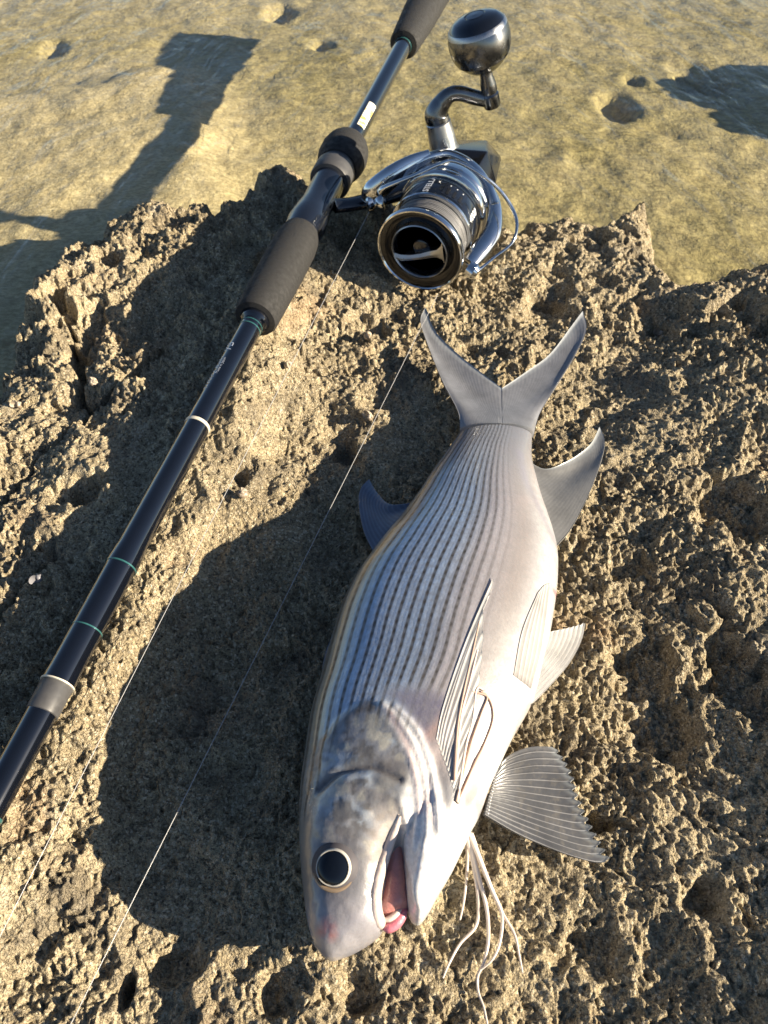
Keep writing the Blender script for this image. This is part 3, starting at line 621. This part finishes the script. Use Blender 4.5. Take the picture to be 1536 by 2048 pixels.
lathe('knob_cap', [(kl*.868, .0160), (kl*.895, .0150), (kl*.932, .0122), (kl*.952, .0085), (kl*.960, .0062), (kl*.952, .0058), (kl*.952, .0054), (kl*.962, .0050), (kl*.966, .0)], ka, kb-ka, M_NAVY, kk, 72)

# ------------------------------------------------------------------ FISH
# body, upper head and lower jaw grown together into one skin
V1, F1_ = loft_data(fLw, fRw, FZ, FH, 200, 72, FE)
JL = [(800,1500),(792,1570),(800,1630),(803,1685),(806,1740),(810,1790),(817,1830),(826,1848)]; JR = [(985,1545),(974,1580),(950,1645),(930,1690),(905,1742),(878,1788),(856,1828),(840,1850)]
JZ = [.026,.026,.0255,.0248,.0238,.0225,.021,.020]; JH = [.019,.0195,.0190,.0178,.0155,.0128,.0090,.0030]
V2, F2 = loft_data([at(x, y, z)[:2] for (x, y), z in zip(JL, JZ)], [at(x, y, z)[:2] for (x, y), z in zip(JR, JZ)], JZ, JH, 90, 48, 2.1)
tmp = mesh_obj('tmp', np.vstack([V1, V2]), F1_+[tuple(q+len(V1) for q in f) for f in F2], M_FISH)
md = tmp.modifiers.new('r', 'REMESH'); md.mode = 'VOXEL'; md.voxel_size = .00085; md.use_smooth_shade = True
md = tmp.modifiers.new('s', 'SMOOTH'); md.iterations = 9; md.factor = .5
me = bpy.data.meshes.new_from_object(tmp.evaluated_get(bpy.context.evaluated_depsgraph_get())); bpy.data.objects.remove(tmp)
me.name = 'fish'; nv = len(me.vertices); co = np.empty(nv*3); me.vertices.foreach_get('co', co); co = co.reshape(-1, 3)
no = np.empty(nv*3); me.vertices.foreach_get('normal', no); no = no.reshape(-1, 3)
BV = BVHTree.FromPolygons([tuple(v) for v in co], [tuple(p.vertices) for p in me.polygons])
X, Y = co[:, 0], co[:, 1]; fs_, ft_ = fish_st(X, Y)
def fp(P): return np.array([on_fish(x, y)[:2] for x, y in P])
MMPX = .00017                                             # metres per pixel of the head, roughly
def ridge(P, w):
    W = fp(P); W = poly_at(W, np.linspace(0, 1, 24)) if len(W) > 2 else W
    return np.exp(-(seg_dist(X, Y, W)/(w*MMPX))**2)
def area(P, feather):
    W = fp(P); W = catmull(np.vstack([W, W[:1]]), 80); d = seg_dist(X, Y, W); d = np.where(inside(X, Y, W), d, -d)+.0005*fbm(X*260, Y*260, 700, 3); return smooth(-feather*MMPX, feather*MMPX, d)
OPER = [(650,1555),(638,1510),(660,1462),(700,1420),(735,1402),(762,1408),(790,1450),(815,1500),(822,1550),(812,1590),(760,1570),(700,1540)]
CHEEK = [(625,1640),(650,1580),(675,1552),(700,1542),(738,1546),(745,1562),(775,1565),(800,1600),(806,1640),(770,1665),(740,1720),(700,1690),(640,1672)]
MEMB = [(745,1398),(790,1412),(830,1450),(850,1490),(872,1550),(884,1620),(880,1680),(840,1760),(815,1700),(806,1630),(822,1560),(800,1480)]
JAW = [(806,1580),(860,1520),(890,1620),(960,1640),(935,1720),(880,1800),(840,1860),(805,1850),(800,1720)]
DARKP = [(765,1385),(800,1372),(860,1380),(905,1410),(880,1450),(856,1486),(832,1448),(795,1412)]
oper = area(OPER, 12); cheek = area(CHEEK, 13); memb = area(MEMB, 10); jaw = area(JAW, 14); darkp = area(DARKP, 22)
FOLDS = [[(765,1408),(800,1445),(832,1500),(850,1570),(856,1640),(850,1700)], [(790,1412),(835,1462),(860,1530),(874,1600),(878,1660)], [(818,1505),(834,1570),(838,1640),(832,1700)], [(800,1600),(815,1660),(822,1730),(835,1800)]]
upm = smooth(-.1, .35, no[:, 2])
disp = .0008*np.maximum(oper, cheek*.9)+.0006*memb
for P in FOLDS: disp += .0008*ridge(P, 6)
disp -= .0011*ridge([(640,1580),(660,1560),(690,1543),(740,1535),(800,1560)], 6)
disp += .0009*ridge([(850,1690),(838,1760),(840,1830)], 9)
eye_c = on_fish(668, 1735); disp -= .0020*np.exp(-((X-eye_c[0])**2+(Y-eye_c[1])**2)/(2*.0065**2))
disp += .0010*fbm(X*34, Y*34, 715, 2)*smooth(.95, .8, fs_)
disp += .0003*fbm(X*330, Y*330, 720, 3)*smooth(.5, .36, fs_)
co2 = co+no*(disp*upm)[:, None]
me.vertices.foreach_set('co', co2.ravel()); me.update()
BV = BVHTree.FromPolygons([tuple(v) for v in co2], [tuple(p.vertices) for p in me.polygons])
# its own colours
def lay(c, m, col): return c+(np.asarray(col)-c)*np.clip(m, 0, 1)[:, None]
c = np.tile((.40, .51, .68), (nv, 1)); tt = ft_
c = lay(c, smooth(.20, .04, tt), (.25, .26, .22)); c = lay(c, smooth(.04, -.01, tt), (.10, .105, .09)); c = lay(c, smooth(.40, .60, tt), (.33, .31, .335)); c = lay(c, smooth(.60, .80, tt), (.28, .25, .24)); c = lay(c, smooth(.78, .95, tt), (.44, .44, .45)); c = lay(c, smooth(.66, .9, tt)*smooth(.64, .48, fs_), (.62, .62, .615))
tailm = smooth(.72, .88, fs_); c = lay(c, tailm, (.20, .20, .22))
c = lay(c, .5*smooth(-.1, .25, fbm(X*38, Y*38, 740, 3))*smooth(.5, .7, tt)*(1-tailm), (.42, .33, .32))
hd_m = smooth(.425, .385, fs_+.02*(tt-.5)); hd_m = hd_m*(1-.6*smooth(.16, .04, tt)*smooth(.2, .3, fs_)); c = lay(c, hd_m, (.21, .21, .225))
c = lay(c, hd_m*smooth(.25, .03, tt), (.13, .145, .15))
c = lay(c, smooth(.20, .13, fs_), (.29, .28, .31)); c = lay(c, smooth(.10, .03, fs_), (.34, .33, .36))
mo = fbm(X*150, Y*150, 760, 4)*.7+fbm(X*420, Y*420, 765, 2)*.6; mo2 = fbm(X*80+Y*160, Y*60, 770, 3)
c = lay(c, oper*.85, (.20, .205, .225)); c = lay(c, cheek*.6, (.26, .255, .26))
c = lay(c, (oper+cheek*.7)*smooth(-.05, .25, mo2)*.85, (.40, .48, .58)); c = lay(c, (oper+cheek)*smooth(.0, .3, mo)*.85, (.10, .095, .09)); c = lay(c, np.maximum(oper, cheek)*smooth(.05, .3, -mo)*.6, (.55, .52, .42))
c = lay(c, area([(760,1520),(800,1510),(822,1550),(812,1592),(770,1600),(745,1560)], 16)*.75, (.10, .095, .10))
c = lay(c, darkp*.9, (.12, .115, .17)); c = lay(c, ridge([(862,1470),(900,1420),(912,1380)], 12)*.6, (.42, .27, .22))
c = lay(c, jaw, (.74, .74, .73)); c = lay(c, memb, (.76, .75, .75)); c = lay(c, area([(636,1865),(648,1838),(668,1845),(672,1872),(652,1876)], 9)*smooth(-.4, .1, fbm(X*500, Y*500, 790, 2))*.9, (.46, .16, .15))
c = lay(c, ridge([(780,1425),(815,1490),(835,1560),(842,1620)], 7)*.7, (.66, .48, .46)); c = lay(c, ridge([(855,1560),(862,1640)], 5)*.5, (.6, .42, .42))
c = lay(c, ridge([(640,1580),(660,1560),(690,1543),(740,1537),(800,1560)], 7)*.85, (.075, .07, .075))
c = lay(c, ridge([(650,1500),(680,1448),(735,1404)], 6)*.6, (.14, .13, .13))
c = lay(c, ridge([(620,1640),(612,1720),(616,1800)], 9)*.4, (.42, .34, .25))
c = lay(c, area([(742,1620),(800,1610),(800,1650),(772,1720),(745,1790),(735,1740)], 14)*.55, (.50, .42, .35))
c = lay(c, np.exp(-((X-eye_c[0])**2+(Y-eye_c[1]-.0005)**2)/(2*.0078**2))*.75, (.13, .13, .155))
c = lay(c, ridge([(1108,1182),(1112,1200)], 6)*.8, (.6, .12, .15))
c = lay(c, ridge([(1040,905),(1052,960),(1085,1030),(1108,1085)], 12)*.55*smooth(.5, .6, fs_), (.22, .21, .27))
silver = smooth(-.02, .10, tt)*smooth(.66, .42, tt)*(1-tailm)*(1-darkp)*(.35+.65*smooth(.40, .46, fs_))
stripe = smooth(.99, .94, fs_)*smooth(.43, .47, fs_+.035*(tt-.3)+.16*smooth(.22, .06, tt))*smooth(.78, .52, tt)*(1-darkp*.8)
for an, av in (('fs', fs_), ('ft', tt), ('stripe_on', stripe), ('silver', silver)): me.attributes.new(an, 'FLOAT', 'POINT').data.foreach_set('value', np.asarray(av, np.float32))
me.attributes.new('paint', 'FLOAT_COLOR', 'POINT').data.foreach_set('color', np.c_[c, np.ones(nv)].astype(np.float32).ravel())
me.materials.clear(); me.materials.append(M_FISH); me.polygons.foreach_set('use_smooth', np.ones(len(me.polygons), bool))
fish = thing('fish', 'silver striped threadfin fish lying on its side with open mouth', 'fish', at(850, 1350, 0))
def child(o, par): o.parent = par; o.matrix_parent_inverse = par.matrix_basis.inverted(); return o
body = bpy.data.objects.new('body', me); COL.objects.link(body); child(body, fish)
# fins: patches between a root line and a free edge, rays running root to edge
def fin(name, root, edge, ea, eb, mat, rays, nu=90, nv_=26, scal=0.0, thick=.00040, wave=.00003, drape=True, label=None, hug=None, over=False):
    W = lambda P: np.array([p if isinstance(p, np.ndarray) else at(*p) for p in P])
    U = np.linspace(0, 1, nu); Vv = np.linspace(0, 1, nv_)
    r, e, A, B = poly_at(W(root), U), poly_at(W(edge), U), poly_at(W(ea), Vv), poly_at(W(eb), Vv)
    S = np.zeros((nu, nv_, 3))
    for i, u_0 in enumerate(U):
        v = Vv*(1-scal*(.5+.5*math.cos(2*math.pi*u_0*rays))); v = v[:, None]
        Ai = np.stack([np.interp(v[:, 0], Vv, A[:, k]) for k in range(3)], 1); Bi = np.stack([np.interp(v[:, 0], Vv, B[:, k]) for k in range(3)], 1)
        S[i] = (1-v)*r[i]+v*e[i]+(1-u_0)*Ai+u_0*Bi-((1-u_0)*(1-v)*r[0]+u_0*(1-v)*r[-1]+(1-u_0)*v*e[0]+u_0*v*e[-1])
    fu, fv = np.meshgrid(U, Vv, indexing='ij')
    S[:, :, 2] += wave*np.cos(2*math.pi*fu*rays)*(.3+.7*fv) + (.0012 if drape else .0004)*np.sin(fu*5+fv*4)*fv
    if drape:
        G = np.array([ground(p[0], p[1]) for p in S.reshape(-1, 3)]).reshape(nu, nv_); S[:, :, 2] = np.maximum(S[:, :, 2], G+.0012)
    if hug is not None:
        for i in range(nu):
            for k in range(nv_):
                hit = BV.ray_cast(Vector((S[i, k, 0], S[i, k, 1], .2)), Vector((0, 0, -1)))
                if hit[0] is not None: S[i, k, 2] = hit[0].z+hug[0]+(hug[1]-hug[0])*Vv[k]+wave*math.cos(2*math.pi*U[i]*rays)
    if over:
        B0 = np.full((nu, nv_), -9.0)
        for i in range(nu):
            for k in range(nv_):
                hit = BV.ray_cast(Vector((S[i, k, 0], S[i, k, 1], .2)), Vector((0, 0, -1)))
                if hit[0] is not None: B0[i, k] = hit[0].z+.00012
        for _ in range(6):
            S[:, :, 2] = np.maximum(S[:, :, 2], B0); Zp = np.pad(S[:, :, 2], ((2, 2), (3, 3)), 'edge')
            S[:, :, 2] = sum(Zp[a:a+nu, b:b+nv_] for a in range(5) for b in range(7))/35
        S[:, :, 2] = np.maximum(S[:, :, 2], B0)
    du = np.gradient(S, axis=0); dv = np.gradient(S, axis=1); N = np.cross(du, dv); N /= np.linalg.norm(N, axis=2)[:, :, None]+1e-12
    if N[:, :, 2].mean() < 0: N = -N
    th = (thick*(1.6-1.2*fv)*(smooth(-.02, .35, fv) if over else 1.0))[:, :, None]
    T = (S+N*th).reshape(-1, 3); Bm = (S-N*th).reshape(-1, 3); n = nu*nv_; f = grid_faces(nu, nv_)
    ring = [i*nv_ for i in range(nu)]+[(nu-1)*nv_+k for k in range(1, nv_)]+[i*nv_+nv_-1 for i in range(nu-2, -1, -1)]+[k for k in range(nv_-2, 0, -1)]; ring = np.array(ring); r2 = np.roll(ring, -1)
    F = np.vstack([f, f[:, ::-1]+n, np.stack([ring, r2, r2+n, ring+n], 1)])
    o = mesh_obj(name, np.vstack([T, Bm]), F, mat, fish, attrs={'fu': np.r_[fu.ravel(), fu.ravel()], 'fv': np.r_[fv.ravel(), fv.ravel()], 'nr': np.full(2*n, rays)})
    if label: o['label'] = label
    return o
zr = .0165
tail_u = fin('tail_fin', [(919,876,zr),(960,868,zr),(1003,864,zr)], [(851,614,.012),(872,662,.013),(920,714,.013),(968,754,.014),(1004,780,.015)], [(919,876,zr),(916,828,zr),(885,765,.015),(855,690,.013),(841,642,.012),(851,614,.012)], [(1003,864,zr),(1004,815,zr),(1004,780,.015)], M_FIN_TAIL, 26, over=True, label='grey upper lobe of the forked tail')
tail_l = fin('tail_fin', [(995,864,zr),(1035,868,zr),(1066,876,zr)], [(997,781,.015),(1050,744,.014),(1100,708,.014),(1142,655,.015),(1166,621,.018)], [(995,864,zr),(996,815,zr),(997,781,.015)], [(1066,876,zr),(1078,830,zr),(1105,785,.015),(1148,716,.015),(1173,660,.017),(1166,621,.018)], M_FIN_TAIL, 26, over=True, label='grey lower lobe of the forked tail')
fin('anal_fin', [(1106,1100,.0235),(1080,1030,.0225),(1048,925,.0195)], [(1200,851,.020),(1182,885,.020),(1150,914,.019),(1110,937,.019),(1082,940,.019),(1050,920,.0195)], [(1106,1100,.0235),(1142,1058,.022),(1178,988,.021),(1203,920,.020),(1210,880,.020),(1200,851,.020)], [(1048,925,.0195),(1050,920,.0195)], M_FIN_ANAL, 22)
fin('dorsal_fin', [(755,1118,.025),(790,1065,.0245),(832,1005,.023)], [(738,956,.017),(758,988,.018),(782,1012,.020),(828,1008,.023)], [(755,1118,.025),(728,1065,.021),(717,1005,.018),(722,975,.017),(738,956,.017)], [(832,1005,.023),(828,1008,.023)], M_FIN_SHADE, 14, label='rear dorsal fin with blue grey shade in its colour')
fin('dorsal_fin', [(662,1330,.026),(688,1250,.026),(716,1180,.026)], [(644,1336,.025),(655,1290,.024),(678,1240,.024),(706,1184,.025)], [(662,1330,.026),(644,1336,.025)], [(716,1180,.026),(706,1184,.025)], M_FIN_SHADE, 8, 40, 10, label='folded front dorsal fin')
def of(x, y, l): return on_fish(x, y, l)
fin('pectoral_fin', [of(872,1478,-.0006), of(892,1530,-.0006), of(908,1585,-.0006)], [of(989,1150,.0035), of(984,1180,.0032), of(969,1212,.003), of(966,1300,.0022), of(950,1420,.0016), of(912,1580,-.0004)], [of(872,1478,-.0006), of(884,1420,.0008), of(912,1335,.0020), of(947,1245,.0030), of(976,1180,.0035), of(989,1150,.0035)], [of(908,1585,-.0006), of(912,1580,-.0004)], M_FIN_WHITE, 10, 80, 26, .03, thick=.00025, drape=False, wave=.00008, hug=(-.0003, .0005), label='narrow pale pectoral fin folded along the flank')
fin('pectoral_fin', [(968,1630,.020),(978,1590,.021),(992,1545,.021)], [(1226,1720,.012),(1208,1688,.013),(1180,1640,.015),(1158,1595,.016),(1142,1545,.017),(1112,1496,.018)], [(968,1630,.020),(1040,1672,.014),(1120,1706,.012),(1190,1724,.011),(1226,1720,.012)], [(992,1545,.021),(1012,1515,.021),(1055,1497,.020),(1112,1496,.018)], M_FIN_PEC, 15, 130, 26, .055, wave=.00018, label='spread fan shaped pectoral fin on the rock')
fin('pelvic_fin', [of(1026,1350,-.0003), of(1042,1362,-.0003), of(1060,1376,-.0003)], [of(1076,1186,.001), of(1088,1172,.001), of(1099,1167,.001)], [of(1026,1350,-.0003), of(1044,1262,.001), of(1076,1186,.001)], [of(1060,1376,-.0003), of(1082,1290,.001), of(1099,1167,.001)], M_FIN_PELV, 5, 40, 20, .0, thick=.0003, drape=False, hug=(-.0003, .0004), label='pale grey pelvic fin lying against the belly')
fin('pelvic_fin', [(1062,1410,.028),(1068,1370,.028),(1082,1310,.028)], [(1171,1243,.024),(1150,1250,.025),(1125,1258,.026),(1092,1266,.027)], [(1062,1410,.028),(1100,1372,.027),(1140,1325,.025),(1164,1278,.024),(1171,1243,.024)], [(1082,1310,.028),(1092,1266,.027)], M_FIN_WHITE, 8, 60, 22, .02, drape=False, wave=.00015, label='white pelvic fin sticking out over the rock')
# free pectoral filaments
NEARF = [[(908,1562),(914,1464),(924,1400),(944,1310),(958,1245)], [(910,1556),(921,1440),(938,1370),(955,1300)], [(912,1604),(938,1500),(961,1432),(974,1396),(962,1384)], [(915,1607),(948,1530),(968,1490),(986,1437),(976,1396),(945,1384)], [(914,1606),(930,1500),(945,1440),(953,1380),(968,1382)]]
for i, P in enumerate(NEARF):
    tube('filament', [of(x, y, .0004) for x, y in catmull(P, 16)], np.linspace(.00055, .00032, 16), M_FILR if i in (0, 2, 3) else M_FIL, fish, 8, 48)
def cp(x, y): return 560+x/2.194, 1350+y/2.194
FARF = [[(815,690),(822,780),(820,860),(805,1000),(790,1075)], [(820,690),(855,870),(870,1000),(860,1100),(790,1180),(740,1270),(715,1330)], [(825,690),(870,880),(905,1020),(915,1150),(895,1260),(868,1320),(870,1390),(895,1460),(915,1560)], [(838,690),(890,850),(950,990),(985,1060),(1030,1140),(1050,1230),(1065,1310)], [(832,690),(920,920),(968,1030),(975,1100),(960,1190),(930,1250),(880,1296)]]
for i, P in enumerate(FARF):
    Q = []
    for k, p in enumerate(P):
        x, y = cp(*p); z = .0195 if k == 0 else .012
        for _ in range(4):
            w = at(x, y, z); z = max(.0195*(1-k/2), ground(w[0], w[1])+.0012)
        Q.append(at(x, y, z))
    C_ = catmull(Q, 60); C_[:, 2] = np.maximum(C_[:, 2], [ground(p[0], p[1])+.0006 for p in C_]); C_[:, 2] = np.convolve(np.pad(C_[:, 2], 4, 'edge'), np.ones(9)/9, 'valid')
    tube('filament', C_, np.interp(np.linspace(0, 1, 60), [0, .3, 1], [.00095, .00066, .00030]), M_FIL, fish, 8)
# eye
en = np.array([.0, .0, 1.0]); k = ((X-eye_c[0])**2+(Y-eye_c[1])**2+(co[:, 2]-eye_c[2])**2).argmin(); en = no[k]*.8+np.array([0, -.15, .2]); en /= np.linalg.norm(en)
eo = co2[k]+en*.0012
eye = lathe('eye', [(-.003, .0080), (-.0014, .0076), (-.0002, .0068), (.0008, .0058), (.0014, .0050), (.0016, .0)], eo, en, M_LID, fish, 64)
lathe('iris', [(.0012, .0056), (.0024, .0054), (.0029, .0052), (.0029, .0050), (.0022, .0048)], eo, en, M_IRIS, eye, 64)
lathe('pupil', [(.0018, .0050), (.0028, .0047), (.0036, .0035), (.0040, .0019), (.0041, .0)], eo, en, M_PUPIL, eye, 64)
ed, es, eu = frame_of(en); aa = np.radians(np.linspace(195, 345, 30))
tube('iris_crescent', [eo+en*.0002+.0066*(math.cos(a)*np.array([1., 0, 0])+math.sin(a)*np.cross(en, [1., 0, 0])) for a in aa], .0008*np.sin(np.linspace(.15, math.pi-.15, 30)), M_GOLD, eye, 10, 0)
# mouth
tube('upper_lip', [of(800,1628,-.0005), of(786,1668,.0), of(768,1716,.0), of(754,1765,-.0005), of(750,1805,-.001), of(757,1838,-.0015), of(768,1852,-.002)], [.0007, .0015, .0019, .0020, .0021, .0021, .0012], M_LIP, fish, 14, 60)
def loft(name, Lp, Rp, zc, hz, mat, par, n=40, m=28):
    V, F = loft_data([at(x, y, z)[:2] for (x, y), z in zip(Lp, zc)], [at(x, y, z)[:2] for (x, y), z in zip(Rp, zc)], zc, hz, n, m, 2.2); return mesh_obj(name, V, F, mat, par)
loft('mouth_lining', [(780,1660),(764,1720),(756,1780),(752,1825),(766,1850)], [(806,1660),(816,1720),(822,1780),(822,1815),(806,1836)], [.023,.0215,.0200,.019,.018], [.012,.0105,.0095,.0085,.004], M_MOUTH, fish)
tube('palate', [at(766,1852,.0215), at(776,1856,.0225), at(792,1846,.0225), at(804,1828,.0225), at(811,1808,.0215)], [.0006, .0016, .0019, .0018, .0008], M_TONGUE, fish, 12, 40)
tube('gum_edge', [at(762,1838,.024), at(778,1838,.0240), at(794,1826,.0240), at(806,1806,.023)], [.0005, .0010, .0011, .0005], M_LIP, fish, 10, 30)
# ------------------------------------------------------------------ FISHING LINE
def line(label, p, q, zs):
    P = np.array([at(p[0]+(q[0]-p[0])*f, p[1]+(q[1]-p[1])*f, z) for f, z in zs])
    L = np.array([P[0]+(P[-1]-P[0])*f for f in np.linspace(0, 1, 140)]); z = np.array([ground(p[0], p[1])+.0004 for p in L]); z[0] = P[0][2]; z[-1] = max(z[-1], P[-1][2])
    hull_ = [0]
    for k in range(1, len(L)):
        while len(hull_) > 1 and (z[hull_[-1]]-z[hull_[-2]])*(k-hull_[-2]) <= (z[k]-z[hull_[-2]])*(hull_[-1]-hull_[-2]): hull_.pop()
        hull_.append(k)
    L[:, 2] = np.interp(np.arange(len(L)), hull_, z[hull_])
    o = tube('fishing_line', L, .00015, M_LINE, None, 6); return tag(o, label, 'fishing line')
line('thin clear fishing line running from the reel roller beside the rod', (738, 424), (-60, 1990), [(0, .041), (1, .016)])
line('thin clear fishing line running past the tail fin and along the shaded rock', (876, 588), (60, 2210), [(0, .018), (1, .020)])

# ------------------------------------------------------------------ SEA SNAILS
def snail(px, py, size, yaw, pitch, label, mat=M_SNAIL):
    n, m = 120, 14; th = np.linspace(0, 2*math.pi*4.2, n); g = np.exp(.135*(th-th[-1])); ph = np.linspace(0, 2*math.pi, m, endpoint=False)
    R = .33*g; rr = .40*g; zz = -.85*g
    Vv = np.zeros((n, m, 3))
    for k in range(n):
        cr = R[k]+rr[k]*np.cos(ph); Vv[k, :, 0] = cr*math.cos(th[k]); Vv[k, :, 1] = cr*math.sin(th[k]); Vv[k, :, 2] = zz[k]+rr[k]*1.15*np.sin(ph)
    Vv = Vv.reshape(-1, 3)*size/1.7; F = [tuple(f) for f in grid_faces(n, m, True)]+[tuple(range(m-1, -1, -1)), tuple(range((n-1)*m, n*m))]
    M3 = np.array((Matrix.Rotation(math.radians(yaw), 3, 'Z') @ Matrix.Rotation(math.radians(pitch), 3, 'X')))
    Vv = Vv@M3.T; Vv[:, 2] -= Vv[:, 2].min()
    Vv[:, :2] -= (Vv[:, :2].max(0)+Vv[:, :2].min(0))/2
    z = .005
    for _ in range(5): w = at(px, py, z+size*.4); z = ground(w[0], w[1])
    o = mesh_obj('sea_snail', Vv, F, mat, attrs={'turn': np.repeat(th*1.0+1.5*np.sin(th*6), m)}); o.location = Vector((w[0], w[1], z-.0012)); return tag(o, label, 'sea snail', 'sea snails on the rock')
snail(735, 666, .0085, 200, 70, 'pale pointed sea snail in a hollow beside the tail fin tip')
snail(1320, 653, .0085, 100, 80, 'tan banded sea snail in a shaded hollow of the bare rock')
snail(485, 980, .0085, 30, 20, 'round coiled sea snail in a hole between rod and dorsal fin')
snail(68, 1154, .0075, 150, 75, 'pale grey sea snail in the rod shadow', M_SNAILW)
snail(735, 826, .0085, 70, 65, 'brown sea snail touching the line beside the tail')
snail(575, 726, .0075, 190, 70, 'tan sea snail at the end of a dark slot by the line')
snail(182, 757, .0090, 60, 40, 'tan sea snail beside the rock crack')
snail(30, 803, .0075, 120, 70, 'dark brown sea snail at the outer rim of the rock')
